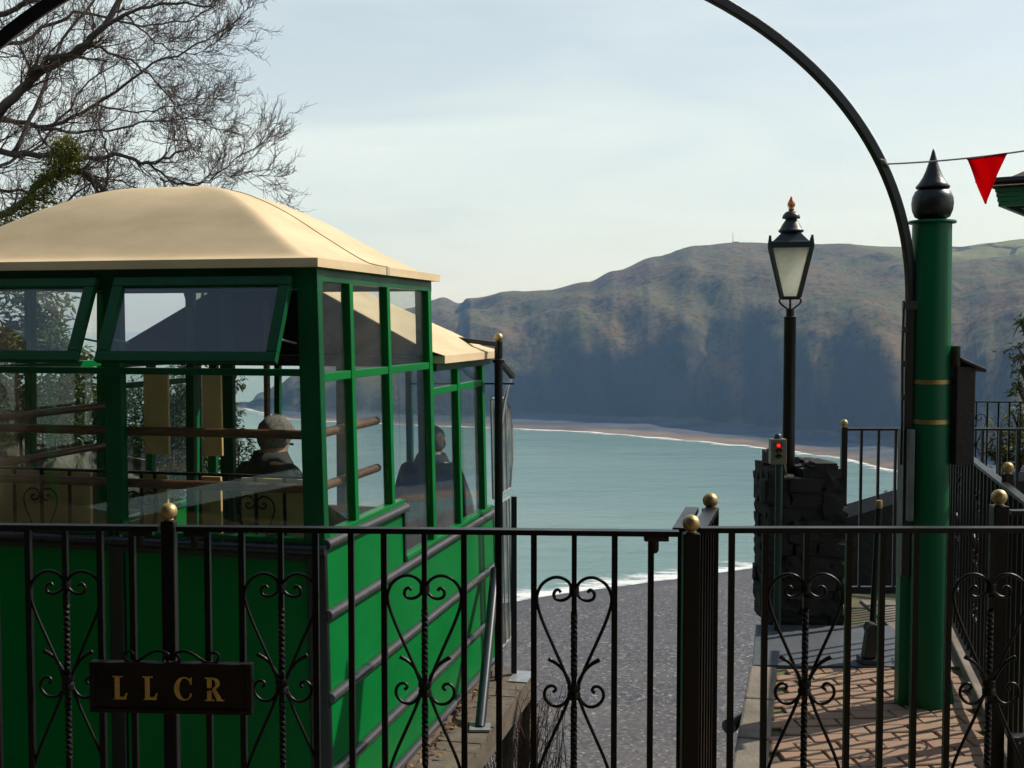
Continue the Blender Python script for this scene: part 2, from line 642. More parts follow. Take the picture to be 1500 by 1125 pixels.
def hill_mat():
    m, nt, out = new_mat("moorland_and_cliff")
    p = N(nt, "ShaderNodeBsdfPrincipled", Roughness=.95)
    p.inputs['Specular IOR Level'].default_value = .1
    geo = N(nt, "ShaderNodeNewGeometry")
    sp = N(nt, "ShaderNodeSeparateXYZ")
    nt.links.new(geo.outputs['Position'], sp.inputs[0])
    sn = N(nt, "ShaderNodeSeparateXYZ")
    nt.links.new(geo.outputs['Normal'], sn.inputs[0])
    f1, _ = noise_fac(nt, .008, 7, .62, .38, .62)
    moor = mixc(nt, f1, (.125, .088, .045), (.085, .095, .034))
    f2, _ = noise_fac(nt, .03, 6, .65, .45, .7)
    moor = mixc(nt, f2, moor, (.135, .088, .046))
    f2b, _ = noise_fac(nt, .09, 4, .7, .5, .62)
    moor = mixc(nt, f2b, moor, (.045, .048, .022))
    # pasture on the tops
    vo = N(nt, "ShaderNodeTexVoronoi", Scale=.0075)
    tc = N(nt, "ShaderNodeTexCoord")
    nt.links.new(tc.outputs['Object'], vo.inputs['Vector'])
    sc = N(nt, "ShaderNodeSeparateColor")
    nt.links.new(vo.outputs['Color'], sc.inputs[0])
    field = mixc(nt, sc.outputs[0], (.1, .14, .045), (.2, .2, .085))
    vd = N(nt, "ShaderNodeTexVoronoi", Scale=.0075, feature='DISTANCE_TO_EDGE')
    nt.links.new(tc.outputs['Object'], vd.inputs['Vector'])
    hed = N(nt, "ShaderNodeMath", operation='LESS_THAN')
    nt.links.new(vd.outputs['Distance'], hed.inputs[0])
    hed.inputs[1].default_value = .035
    field = mixc(nt, hed.outputs[0], field, (.04, .05, .02))
    zz = N(nt, "ShaderNodeMapRange")
    nt.links.new(sp.outputs['Z'], zz.inputs['Value'])
    zz.inputs['From Min'].default_value = 95
    zz.inputs['From Max'].default_value = 120
    xx = N(nt, "ShaderNodeMapRange")
    nt.links.new(sp.outputs['X'], xx.inputs['Value'])
    xx.inputs['From Min'].default_value = 620
    xx.inputs['From Max'].default_value = 760
    fm = N(nt, "ShaderNodeMath", operation='MULTIPLY')
    nt.links.new(zz.outputs['Result'], fm.inputs[0])
    nt.links.new(xx.outputs['Result'], fm.inputs[1])
    c = mixc(nt, fm.outputs[0], moor, field)
    # rock where it is steep
    st = N(nt, "ShaderNodeMapRange")
    nt.links.new(sn.outputs['Z'], st.inputs['Value'])
    st.inputs['From Min'].default_value = .74
    st.inputs['From Max'].default_value = .58
    f4, _ = noise_fac(nt, .02, 6, .65, .35, .65, stretch=(1, 1, .4))
    rock = mixc(nt, f4, (.055, .052, .05), (.036, .042, .028))
    c = mixc(nt, st.outputs['Result'], c, rock)
    # foreshore: wet sand near the water, grey shingle above
    f5, _ = noise_fac(nt, .012, 5, .6, .3, .7, stretch=(.6, 1.4, 1))
    sand = mixc(nt, f5, (.25, .19, .13), (.09, .07, .058))
    f6, _ = noise_fac(nt, .02, 5, .6, .35, .65, stretch=(.5, 1.4, 1))
    shingle = mixc(nt, f6, (.095, .108, .122), (.055, .062, .07))
    zs = N(nt, "ShaderNodeMapRange")
    nt.links.new(sp.outputs['Z'], zs.inputs['Value'])
    zs.inputs['From Min'].default_value = SEA + 1.6
    zs.inputs['From Max'].default_value = SEA + 2.6
    fore = mixc(nt, zs.outputs['Result'], sand, shingle)
    zf = N(nt, "ShaderNodeMapRange")
    nt.links.new(sp.outputs['Z'], zf.inputs['Value'])
    zf.inputs['From Min'].default_value = SEA + 7
    zf.inputs['From Max'].default_value = SEA + 12
    c = mixc(nt, zf.outputs['Result'], fore, c)
    nt.links.new(c, p.inputs['Base Color'])
    _, r1 = noise_fac(nt, .035, 7, .7)
    b = N(nt, "ShaderNodeBump", Strength=.45, Distance=9)
    nt.links.new(r1, b.inputs['Height'])
    nt.links.new(b.outputs['Normal'], p.inputs['Normal'])
    nt.links.new(p.outputs[0], out.inputs['Surface'])
    return m


CLIFF_TOP = [(330, 600), (430, 590), (480, 560), (560, 520), (640, 482), (690, 468), (730, 482), (772, 516), (800, 470), (830, 438), (850, 424), (872, 458), (900, 497), (940, 506), (962, 474),
             (1000, 482), (1015, 522), (1040, 548), (1070, 532), (1110, 502), (1150, 474), (1200, 456), (1260, 450), (1300, 474), (1330, 505), (1400, 525), (1450, 510),
             (1500, 480), (1700, 520), (2500, 520)]


def hill_pt(px, q):
    sh, cl, rd, ry = interp_x(FAR, px)
    cl = sh + (cl - sh) * .66
    a = (px - 750) / FPX
    ztop = at(px, ry, rd).z
    rise = ztop - (SEA + 9)
    if q < .16:                                   # foreshore
        w = q / .16
        Y = sh - 12 + (cl - sh + 12) * w
        z = SEA - .7 + 7.5 * w + (0 if w < .95 else (w - .95) * 40)
        x = a * Y
        z += .5 * noise.noise(Vector((x * .02, Y * .02, 7))) * w
        return (x, Y, z)
    if q > .93:                                   # behind the ridge
        w = (q - .93) / .07
        Y = rd + 900 * w
        return (a * Y, Y, ztop - 60 * w * w)
    w = (q - .16) / .77
    Yb = cl + (rd - cl) * w
    n1 = noise.noise(Vector((a * 9.0, 1.3, 2.0))) + .5 * noise.noise(Vector((a * 23.0, 4.3, 2.0)))
    n2 = noise.noise(Vector((a * 50.0, 8.3, 2.0)))
    wc = .20 + .06 * noise.noise(Vector((a * 14, 9, 0)))
    pw_ = px + 40 * noise.noise(Vector((a * 9, w * 5, 6))) + 16 * noise.noise(Vector((a * 35, w * 14, 2))) + 60 * (w - .2)
    Ye = cl + .2 * (rd - cl)
    lift = lambda yy: max(.2, min(.8, (at(px, yy, Ye).z - SEA - 9) / max(rise, 1)))
    edge_s = lift(sum(lin_x(CLIFF_TOP, px + d_) for d_ in (-150, -100, -50, 0, 50, 100, 150)) / 7)
    edge = lift(sum(lin_x(CLIFF_TOP, pw_ + d_) for d_ in (-28, -14, 0, 14, 28)) / 5 + 4 * n1)           # how high the steep part reaches
    ee = edge_s + .62 * (edge - edge_s) * math.exp(-max(0, w - .12) * 3.6)
    h = ee * .9 * (1 - math.exp(-2.1 * w / wc)) + (1 - ee * .9) * (1 - (1 - w) ** 1.3)
    h = h + (1 - h) * max(0, w - .8) / .2 * .5 if w > .8 else h
    z = SEA + 9 + rise * h
    x = a * Yb
    P = Vector((x * .0042, Yb * .0042, 0))
    env = min(1, w * 14) * (1 - w ** 5)
    rg = 0
    amp = 1.0
    fr = 1.0
    for k in range(7):
        rg += amp * (abs(noise.noise(P * fr + Vector((3.1 * k, 0, 1.7)))) - .25)
        amp *= .55
        fr *= 2.1
    g = noise.noise(Vector((a * 16 + .35 * math.sin(w * 5), w * .8, 5.0)))
    spur = noise.noise(Vector((a * 8.5 + w * 1.9, w * 1.1, 11.0))) + .5 * noise.noise(Vector((a * 19 + w * 3.4, w * 2.0, 4.0)))
    z += env * (-20 * rg + 34 * spur * (1 - .6 * w))
    if w > .97:
        z = min(z, ztop + 1.5)
    Yb += env * 26 * noise.noise(P * 2.3 + Vector((9, 2, 4)))
    return (x, Yb, z)


NU, NV = 860, 160
mb = MB().grid(lambda a, b: hill_pt(330 + 1210 * a / .9 if a < .9 else 1540 + 960 * (a - .9) / .1, b), NU, NV, flip=False)
o = mb.build("hills", hill_mat(), smooth=True)
struct(o)

pts = []
for i in range(170):
    px = 345 + i * 7
    sh = interp_x(FAR, px)[0]
    pts.append(((px - 750) / FPX * sh, sh - 2 + 4 * noise.noise(Vector((px * .03, 2, 2)))))
pts.reverse()
ribbon("surf", pts, 4, 26, SEA + .5)

# little mast and hut on the hilltop
hp = at(1075, 356.5, 2298)
mast = empty("hilltop_mast", hp)
tag(mast, "tiny hut and thin radio mast on the skyline of the moor", "mast")
MB().box(hp.x - 1, hp.x + 9, hp.y - 4, hp.y + 4, hp.z - 3, hp.z + 3.2).build("hut", M_concrete, mast)
MB().tube([hp + Vector((-2, 0, -3)), hp + Vector((-2, 0, 21))], [.55, .35], 6).build("mast_pole", M_blackdull, mast)

# off-shore rocks
for k, (px, py) in enumerate(((1303, 722), (1312, 722), (1321, 721))):
    c = (at(px, py, 950))
    Yr = 141.6 * FPX / (py - 476)
    cx = (px - 750) / FPX * Yr
    mb = MB()

    def rk(a, b, cx=cx, Yr=Yr, k=k):
        th = a * 2 * math.pi
        ph = b * math.pi / 2
        r = (3.2 + k * 1.6) * (1 + .35 * noise.noise(Vector((math.cos(th) * 2 + k, math.sin(th) * 2, b * 2))))
        return (cx + r * math.cos(th) * math.cos(ph), Yr + r * math.sin(th) * math.cos(ph), SEA - .5 + 2.2 * math.sin(ph))
    mb.grid(rk, 14, 6)
    ob = mb.build("sea_rock", M_slate, smooth=True)
    tag(ob, ["smallest dark rock of three off the far shore", "middle dark rock of three off the far shore",
             "biggest dark rock of three off the far shore"][k], "rock", "rocks off the far shore")


# near ground: the steep slope below the station, with a terrace on either side
def ground_z(x, y):
    slope = -1.9 - .5 * (y - 6.5)
    if y < 6.5:
        slope = -1.9 - .12 * (6.5 - y)
    xl = -.27 * y - .9
    left = (.25 + .25 * noise.noise(Vector((x * .4, y * .4, 0)))) if y < 17 else .25 - .5 * (y - 17)
    wl = max(0, min(1, (xl - x) / 1.6))
    wl = wl * wl * (3 - 2 * wl)
    right = -.08 if y < 13 else -.08 - .5 * (y - 13)
    xr = 2.5 + max(0, (y - 6.0)) * .32
    wr = max(0, min(1, (x - xr) / .5))
    wr = wr * wr * (3 - 2 * wr)
    z = max(slope, -139.5)
    z = z + (max(left, slope) - z) * wl
    z = z + (max(right, slope) - z) * wr
    if x > 20 or x < -20:
        z += min(1, (abs(x) - 20) / 30) * 3 * noise.noise(Vector((x * .05, y * .05, 3)))
    return z + .12 * noise.noise(Vector((x * .9, y * .9, 1))) * min(1, max(0, y - 3) / 3)


def soil_mat():
    m, nt, out = new_mat("scrubby_slope")
    p = N(nt, "ShaderNodeBsdfPrincipled", Roughness=.95)
    f1, _ = noise_fac(nt, 1.1, 7, .65, .35, .65)
    c = mixc(nt, f1, (.07, .075, .03), (.13, .09, .05))
    f2, r2 = noise_fac(nt, 14, 5, .7, .45, .7)
    c = mixc(nt, f2, c, (.035, .04, .018))
    nt.links.new(c, p.inputs['Base Color'])
    b = N(nt, "ShaderNodeBump", Strength=.8, Distance=.06)
    nt.links.new(r2, b.inputs['Height'])
    nt.links.new(b.outputs['Normal'], p.inputs['Normal'])
    nt.links.new(p.outputs[0], out.inputs['Surface'])
    return m


def slope_fn(a, b):
    xx = (a - .5) * 2
    x = 90 * (abs(xx) ** 2.6) * (1 if xx > 0 else -1) + .3
    y = 2.9 + 285 * (b ** 2.6)
    return (x, y, ground_z(x, y))


o = MB().grid(slope_fn, 120, 110).build("hillside", soil_mat(), smooth=True)
struct(o)

# =====================================================================================================
#  HAZE
# =====================================================================================================
mz, nt, out = new_mat("haze_air")
pv = N(nt, "ShaderNodeVolumePrincipled")
pv.inputs['Color'].default_value = (.27, .54, 1.0, 1)
pv.inputs['Density'].default_value = 1.25e-4
pv.inputs['Anisotropy'].default_value = 0.0
pv.inputs['Absorption Color'].default_value = (1, 1, 1, 1)
nt.links.new(pv.outputs[0], out.inputs['Volume'])
hz = MB().box(-S_ - 50, S_ + 50, -2050, S_ + 50, SEA - 1.2, 235).build("haze", mz)
struct(hz, 'stuff')

# =====================================================================================================
#  STATION GROUND: landing, brick paving, slab, coping
# =====================================================================================================
# landing where the photographer stands
o = MB().box(-5, 6.5, -6, 2.98, -.3, -.004).build("landing", M_paving)
struct(o)
# platform to the right of the track pit
EDGE_A, EDGE_B = Vector((.50, 2.984, 0)), Vector((1.115, 5.36, 0))
ed = (EDGE_B - EDGE_A).normalized()
en = Vector((ed.y, -ed.x, 0))
FEN_A, FEN_B = Vector((2.30, 6.1, 0)), Vector((1.72, 3.78, 0))      # line of the right-hand fence
mb = MB()
q = [EDGE_A + en * .06, Vector((2.6, 2.984, 0)), Vector((2.95, 6.9, 0)), Vector((1.53, 6.9, 0)), Vector((1.33, 6.1, 0)), Vector((1.18, 5.38, 0))]
vs_ = [p + Vector((0, 0, -.014)) for p in q] + [p + Vector((0, 0, -3.2)) for p in q]
mb.add(vs_, [(0, 1, 2, 3, 4, 5), (11, 10, 9, 8, 7, 6)] + [(i, i + 6, (i + 1) % 6 + 6, (i + 1) % 6) for i in range(6)])


def moss_mat():
    m, nt, out = new_mat("mossy_joint_sand")
    p = N(nt, "ShaderNodeBsdfPrincipled", Roughness=.95)
    f1, r = noise_fac(nt, 9, 5, .65, .45, .6)
    nt.links.new(mixc(nt, f1, (.10, .075, .05), (.10, .13, .03)), p.inputs['Base Color'])
    b = N(nt, "ShaderNodeBump", Strength=.6, Distance=.01)
    _, r2 = noise_fac(nt, 160, 3, .7)
    nt.links.new(r2, b.inputs['Height'])
    nt.links.new(b.outputs['Normal'], p.inputs['Normal'])
    nt.links.new(p.outputs[0], out.inputs['Surface'])
    return m


platform = mb.build("platform", moss_mat())
struct(platform)


def brick_mat():
    m, nt, out = new_mat("brick_paver")
    p = N(nt, "ShaderNodeBsdfPrincipled", Roughness=.88)
    oi = N(nt, "ShaderNodeObjectInfo")
    rp = N(nt, "ShaderNodeValToRGB")
    e = rp.color_ramp.elements
    e[0].position, e[0].color = 0, (.255, .165, .11, 1)
    e[1].position, e[1].color = 1, (.32, .215, .145, 1)
    k = e.new(.5)
    k.color = (.285, .17, .11, 1)
    nt.links.new(oi.outputs['Random'], rp.inputs['Fac'])
    f1, _ = noise_fac(nt, 22, 6, .65, .4, .7)
    c = mixc(nt, f1, rp.outputs['Color'], (.25, .17, .105))
    nt.links.new(c, p.inputs['Base Color'])
    _, r2 = noise_fac(nt, 130, 4, .7)
    b = N(nt, "ShaderNodeBump", Strength=.5, Distance=.006)
    nt.links.new(r2, b.inputs['Height'])
    nt.links.new(b.outputs['Normal'], p.inputs['Normal'])
    nt.links.new(p.outputs[0], out.inputs['Surface'])
    return m


M_brick = brick_mat()
brick_me = []
for k in range(4):
    bm = bmesh.new()
    bmesh.ops.create_cube(bm, size=1)
    for v in bm.verts:
        v.co.x *= .166
        v.co.y *= .0805
        v.co.z *= .05
        v.co += Vector((random.uniform(-1, 1), random.uniform(-1, 1), random.uniform(-.4, .4))) * .0045
    bmesh.ops.bevel(bm, geom=[e for e in bm.edges if e.verts[0].co.z > 0 or e.verts[1].co.z > 0], offset=.004, segments=1, affect='EDGES')
    me = bpy.data.meshes.new("brick")
    bm.to_mesh(me)
    bm.free()
    me.materials.append(M_brick)
    brick_me.append(me)
rot = R(4)
ux, uy = Vector((math.cos(rot), math.sin(rot), 0)), Vector((-math.sin(rot), math.cos(rot), 0))
nb = 0
for j in range(-3, 31):
    for i in range(-7, 14):
        c = Vector((1.0, 3.05, 0)) + ux * (.17 * (i + .5 * (j % 2))) + uy * (.085 * j)
        if (c - EDGE_A).dot(en) < .10 or c.y > 5.36 - .05 * (c.x - 1) or c.y < 3.45:
            continue
        fl = (FEN_B + (FEN_A - FEN_B) * ((c.y - FEN_B.y) / (FEN_A.y - FEN_B.y))).x
        if c.x > fl + .02:
            continue
        o = link("brick", brick_me[(i * 7 + j * 3) % 4], platform)
        o.location = c + Vector((0, 0, -.025 + random.uniform(-.003, .003)))
        o.rotation_euler = (random.uniform(-.012, .012), random.uniform(-.012, .012), rot + random.uniform(-.012, .012))
        nb += 1
# coping along the edge of the pit
mb = MB()
n_c = 5
for k in range(n_c):
    a = EDGE_A + (EDGE_B - EDGE_A) * (k / n_c) + ed * .004
    b = EDGE_A + (EDGE_B - EDGE_A) * ((k + 1) / n_c) - ed * .004
    o = MB().hexa([p + Vector((0, 0, z)) for z in (-.12, .012) for p in (a, a + en * .125, b + en * .125, b)]).build("coping_stone", M_concrete, platform, bevel=.012)
# slate slab in front of the stone pier
o = MB().hexa([(1.13, 5.385, -.1), (1.97, 5.36, -.1), (2.02, 6.1, -.1), (1.3, 6.12, -.1), (1.13, 5.385, .004), (1.97, 5.36, .004), (2.02, 6.1, .004), (1.3, 6.12, .004)]).build("slab", M_slate, platform, bevel=.006)
o = MB().hexa([(1.98, 5.37, -.1), (2.27, 5.37, -.1), (2.45, 6.7, -.1), (2.03, 6.7, -.1), (1.98, 5.37, .0), (2.27, 5.37, .0), (2.45, 6.7, .0), (2.03, 6.7, .0)]).build("slab", M_concrete, platform, bevel=.006)
# kerb strip below the right-hand fence
fd = (FEN_B - FEN_A).normalized()
fn_ = Vector((-fd.y, fd.x, 0))
o = MB().bar(FEN_A + Vector((.03, 0, .0)), FEN_B + Vector((.03, 0, .0)), .09, .07).build("kerb", M_concrete, platform, bevel=.008)
# drain pipe end lying by the edge of the platform
p0, p1 = at(1068, 1064, 4.75), at(1098, 1046, 4.95)
dp = empty("drain_pipe", p0)
tag(dp, "short grey-blue drain pipe poking out of the platform edge", "pipe")
dd_ = (p1 - p0).normalized()
MB().tube([p0, p0 + (p1 - p0) * .5, p1 + dd_ * .12], .026, 14).build("pipe", M_pipe, dp, smooth='auto')
MB().tube([p0 - dd_ * .004, p0 + dd_ * .03], .031, 14).build("pipe_collar", M_pipe, dp, smooth='auto')

# =====================================================================================================
#  IRON FENCES AND GATES
# =====================================================================================================
BAR_ME = {}


def bar_mesh(L, w=.0145):
    key = (round(L, 3), w)
    if key not in BAR_ME:
        me = MB().box(-w / 2, w / 2, -w / 2, w / 2, 0, L).mesh("bar", M_black)
        BAR_ME[key] = me
    return BAR_ME[key]


def smooth_path(pts, sub=5):
    """Catmull-Rom through points"""
    P = [Vector(p) for p in pts]
    out = []
    for i in range(len(P) - 1):
        p0, p1, p2, p3 = P[max(i - 1, 0)], P[i], P[i + 1], P[min(i + 2, len(P) - 1)]
        for k in range(sub):
            t = k / sub
            out.append(.5 * ((2 * p1) + (-p0 + p2) * t + (2 * p0 - 5 * p1 + 4 * p2 - p3) * t * t + (-p0 + 3 * p1 - 3 * p2 + p3) * t ** 3))
    out.append(P[-1])
    return out


SCROLL_ME = {}


def scroll_meshes():
    """heart scrolls on a twisted bar, built about the lower collar at the origin; px / 596 = metres"""
    if SCROLL_ME:
        return SCROLL_ME
    K = 1 / 596.0
    heart = [(20, 148), (23, 152), (28, 150), (30, 144), (27, 138), (18, 136), (8, 141), (3, 151), (8, 163), (20, 170), (34, 169), (48, 159),
             (55, 142), (53, 124), (44, 98), (30, 66), (16, 34), (7, 10), (4, 0)]
    leaf = [(4, 4), (9, 18), (17, 31), (26, 40), (38, 47)]
    curl = [(31, -3), (27, 1), (30, 6), (37, 6), (43, -1), (43, -12), (34, -22), (22, -24), (12, -17), (5, -4)]
    def three(path, y=0):
        return [Vector((sx * x * K, y, z * K)) for x, z in path]
    def sq(mb, path, r, flat=None):
        pts_ = smooth_path(path, 4)
        mb.tube(pts_, r if flat is None else flat(len(pts_)), 6)
    for sgn in (1, -1):
        up, low, leafm, curlm = MB(), MB(), MB(), MB()
        sx = sgn
        sq(up, three(heart, .002), .0042)
        sx = sgn
        # mirrored heart hanging below
        sq(low, [Vector((p.x, -.002, -p.z)) for p in three(heart)], .0042)
        sq(leafm, three(leaf, -.005), .004, lambda n: [.0042 + .0022 * max(0, (i / n - .6)) / .4 for i in range(n)])
        sq(curlm, three(curl, -.004), .0042)
        for nm_, m_ in (('heart', up), ('lowheart', low), ('leaf', leafm), ('curl', curlm)):
            SCROLL_ME[nm_ + str(sgn)] = m_.mesh("scroll", M_black, True)
    c = MB()
    c.lathe([(.011, -.021), (.016, -.019), (.017, -.006), (.014, 0), (.017, .006), (.016, .019), (.011, .021)], (0, 0, 0), 10)
    SCROLL_ME['collar'] = c.mesh("collar", M_black, 'auto')
    SCROLL_ME['small'] = MB().lathe([(.008, -.012), (.0125, -.01), (.0125, .01), (.008, .012)], (0, 0, 0), 10).mesh("collar", M_black, 'auto')
    return SCROLL_ME


def twisted_bar_mesh(L, zc):
    key = ('tw', round(L, 3), round(zc, 3))
    if key not in BAR_ME:
        mb = MB()
        n = 150
        w = .0075
        vs_ = []
        for i in range(n + 1):
            z = L * i / n
            d = abs(z - zc)
            tw = 0
            if .035 < d < .235:
                tw = (min(d, .2) - .035) / .165 * 2 * math.pi * 3.5
            tw *= 1 if z > zc else -1
            for k in range(4):
                a = tw + math.pi / 4 + k * math.pi / 2
                vs_.append((w * 1.2 * math.cos(a), w * 1.2 * math.sin(a), z))
        fs_ = []
        for i in range(n):
            for k in range(4):
                k2 = (k + 1) % 4
                fs_.append((i * 4 + k, i * 4 + k2, (i + 1) * 4 + k2, (i + 1) * 4 + k))
        fs_ += [(3, 2, 1, 0), tuple(n * 4 + k for k in range(4))]
        BAR_ME[key] = mb.add(vs_, fs_).mesh("twisted_bar", M_black)
    return BAR_ME[key]


def fence(name, label, cat, A, B, bars, scrolls, ztop=1.095, zbot=.11, rail_w=.032, rail_h=.013, group=None, trim=(0, 0)):
    """bars and scrolls: distances along A->B in metres"""
    A, B = Vector((A[0], A[1], 0)), Vector((B[0], B[1], 0))
    d = B - A
    L = d.length
    rz = math.atan2(d.y, d.x)
    root = empty(name, A, rz)
    tag(root, label, cat, group)

    def part(nm, me, x, z):
        o_ = link(nm, me, root)
        o_.location = (x, 0, z)
        return o_
    part("top_rail", MB().box(trim[0], L - trim[1], -rail_w / 2, rail_w / 2, -rail_h, 0).mesh("top_rail", M_black), 0, ztop)
    part("bottom_rail", MB().box(trim[0], L - trim[1], -rail_w / 2, rail_w / 2, -rail_h, 0).mesh("bottom_rail", M_black), 0, zbot)
    bl = ztop - rail_h - zbot
    for x in bars:
        part("bar", bar_mesh(bl), x, zbot)
    sm = scroll_meshes()
    zc = ztop - .405
    for x in scrolls:
        s = part("scroll_bar", twisted_bar_mesh(bl, zc - zbot), x, zbot)
        for nm, k in (("heart_scroll", 'heart1'), ("heart_scroll", 'heart-1'), ("heart_scroll", 'lowheart1'), ("heart_scroll", 'lowheart-1'), ("leaf_scroll", 'leaf1'), ("leaf_scroll", 'leaf-1'),
                      ("curl_scroll", 'curl1'), ("curl_scroll", 'curl-1'), ("collar", 'collar')):
            o_ = link(nm, sm[k], s)
            o_.location = (0, 0, zc - zbot)
        for dz in (.2517, -.2517):
            o_ = link("collar", sm['small'], s)
            o_.location = (0, 0, zc - zbot + dz)
    return root


def post(name, label, x, y, ztop, ball_r=.0215, w=.034, group=None, cat="post", zb=0.0, round_=False):
    root = empty(name, (x, y, zb))
    tag(root, label, cat, group)
    if round_:
        MB().lathe([(w / 2, 0), (w / 2, ztop - zb - .012), (w * .62, ztop - zb - .01), (w * .62, ztop - zb)], (x, y, zb), 14).build("shaft", M_black, root, smooth='auto')
    else:
        MB().box(x - w / 2, x + w / 2, y - w / 2, y + w / 2, zb, ztop).build("shaft", M_black, root, bevel=.003)
    zc = ztop + ball_r * .9
    MB().lathe([(ball_r * .5, ztop), (ball_r * .62, ztop + .003), (ball_r * .4, ztop + .006)], (x, y, 0), 16).build("ball_neck", M_gold, root, smooth=True)
    MB().ball((x, y, zc + .004), ball_r).build("ball", M_gold, root, smooth=True)
    return root


# main gates: one long line of ironwork in front of the car (A right end, B left end)
GA, GB = Vector((.43, 2.83, 0)), Vector((-1.95, 2.965, 0))
gdir = (GB - GA).normalized()


def gate_x(px):
    """distance along GA->GB for a photo column"""
    a = (px - 750) / FPX
    # X = GA.x + gdir.x*k ; Y = GA.y + gdir.y*k ; X = a*(Y*c) at rail height
    Yc = lambda k: (GA.y + gdir.y * k) * CPI - (-.7) * SPI
    k = 0
    for _ in range(30):
        k = (a * Yc(k) - GA.x) / gdir.x
    return k


k_mid = gate_x(249)
right_px = [953, 900, 782, 731, 680, 563, 515, 463, 355, 305]
right_sc = [841, 622, 412]
g1A = GA
g1B = GA + gdir * (k_mid - .024)
fence("iron_gate", "long black iron gate leaf with three heart scrolls in front of the carriage side", "gate", g1A, g1B,
      [gate_x(p) for p in right_px], [gate_x(p) for p in right_sc], group="iron gates and railings", trim=(.02, 0))
g2A = GA + gdir * (k_mid + .024)
sh2 = k_mid + .024
fence("iron_gate", "left black iron gate leaf with one heart scroll, running out of the picture", "gate", g2A, GB,
      [gate_x(p) - sh2 for p in (195, 148, 43, -6, -54, -174, -222, -270, -390, -440)], [gate_x(p) - sh2 for p in (97, -114, -330)], group="iron gates and railings")
pm = GA + gdir * k_mid
post("gate_post", "gold-balled black gate post behind the lettered sign", pm.x, pm.y, 1.108, group="gold-balled posts")
post("gate_post", "thick gold-balled post at the right end of the long gate", GA.x + .012, GA.y + .012, 1.088, w=.042, group="gold-balled posts")
# latch fittings hanging under the rails
for lbl, p in (("small black latch under the rail beside the thick gold-balled post", GA + gdir * .075), ("small black latch under the rail left of the lettered gate's post", pm + gdir * .07),
               ("small black latch under the rail right of the lettered gate's post", pm - gdir * .07)):
    e_ = empty("gate_latch", (p.x, p.y, 1.05))
    tag(e_, lbl, "latch", "gate latches")
    MB().box(p.x - .03, p.x + .03, p.y - .012, p.y + .012, 1.069, 1.0815).build("plate", M_blackdull, e_, bevel=.002)
    MB().lathe([(.006, -.03), (.0105, -.024), (.0105, 0)], (p.x - .004, p.y, 1.069), 10).build("bolt", M_blackdull, e_, smooth='auto')

# the folded pair of leaves that stand back from that post
fence("folded_gate_leaf", "folded-back narrow iron gate leaf seen end-on, left of the pair", "gate", (.418, 2.87), (.50, 3.2),
      [.03, .1, .17, .24, .31], [], rail_w=.036, group="iron gates and railings")
fence("folded_gate_leaf", "folded-back narrow iron gate leaf seen end-on, right of the pair", "gate", (.466, 2.87), (.556, 3.2),
      [.03, .1, .17, .24, .31], [], rail_w=.036, group="iron gates and railings")
post("gate_post", "gold-balled post at the far end of the folded gate leaves", .553, 3.215, 1.088, w=.042, group="gold-balled posts")
# right-hand panel
RX = lambda px: (px - 750) / FPX * (2.87 * CPI + .7 * SPI)
x0 = RX(1024)
fence("iron_railing", "black iron railing panel with two heart scrolls in front of the green pillar", "railing", (x0, 2.87), (1.75, 2.87),
      [RX(p) - x0 for p in (1071, 1120, 1242, 1291, 1340, 1389, 1512, 1562, 1611, 1660, 1780)], [RX(p) - x0 for p in (1180, 1451, 1720)], ztop=1.097, group="iron gates and railings")
# post and short rail behind it at the right edge
post("gate_post", "gold-balled post just behind the right-hand railing panel", 1.352, 3.2, 1.10, w=.042, group="gold-balled posts")
fence("iron_railing", "short iron railing leaving the picture behind the right-hand post", "railing", (1.385, 3.21), (2.15, 3.25),
      [.1, .2, .3, .4, .5, .6, .7], [], ztop=1.085, group="iron gates and railings")
lk = at(1492, 1100, 3.16)
e_ = empty("lock_box", lk)
tag(e_, "black steel lock box low on the railing at the right edge", "lock box")
MB().box(lk.x - .025, lk.x + .09, lk.y - .02, lk.y + .02, lk.z - .09, lk.z + .045).build("case", M_blackdull, e_, bevel=.004)
MB().ball((lk.x - .008, lk.y - .021, lk.z + .03), .004, 8, 6).build("rivet", M_steel, e_, smooth=True)
# railing along the right side of the brick platform, running away from the camera
nL = (FEN_B - FEN_A).length
fence("iron_railing", "black iron railing running away along the right of the brick platform", "railing", FEN_A, FEN_B,
      [.1 * i for i in range(1, 24) if i not in (5, 11, 17)], [.5, 1.1, 1.7], ztop=1.0, zbot=.12, group="iron gates and railings")
post("gate_post", "gold-balled post on the railing along the brick platform", FEN_A.x + fd.x * 1.72 + .02, FEN_A.y + fd.y * 1.72, 1.03, group="gold-balled posts")
# cross railing behind the pillar
fence("iron_railing", "plain black iron railing behind the green pillar, beside the stone pier", "railing", (1.895, 6.6), (3.0, 6.6),
      [.099, .197, .295, .393, .49, .59, .69, .79, .89, .99], [], ztop=1.012, zbot=.1, group="iron gates and railings")
post("gate_post", "gold-balled post between the stone pier and the green pillar", 1.895, 6.6, 1.018, w=.034, group="gold-balled posts")
# higher railing at the far right with scrolls, before the shrubs
fence("iron_railing", "distant scrolled iron railing with shrubs behind, at the right edge", "railing", (4.05, 10.6), (5.6, 10.5),
      [.0 + .098 * i for i in range(1, 16) if i not in (2, 7, 12)], [.196, .686, 1.176], ztop=.905, zbot=-.05, group="iron gates and railings")

# lettered sign on the gate
sc_ = at(250, 1008, 2.862)
sign = empty("gate_sign", sc_)
tag(sign, "dark gate sign with gold letters LLCR", "sign")
SW, SH = .4, .112
yaw = math.atan2(-gdir.y, -gdir.x)


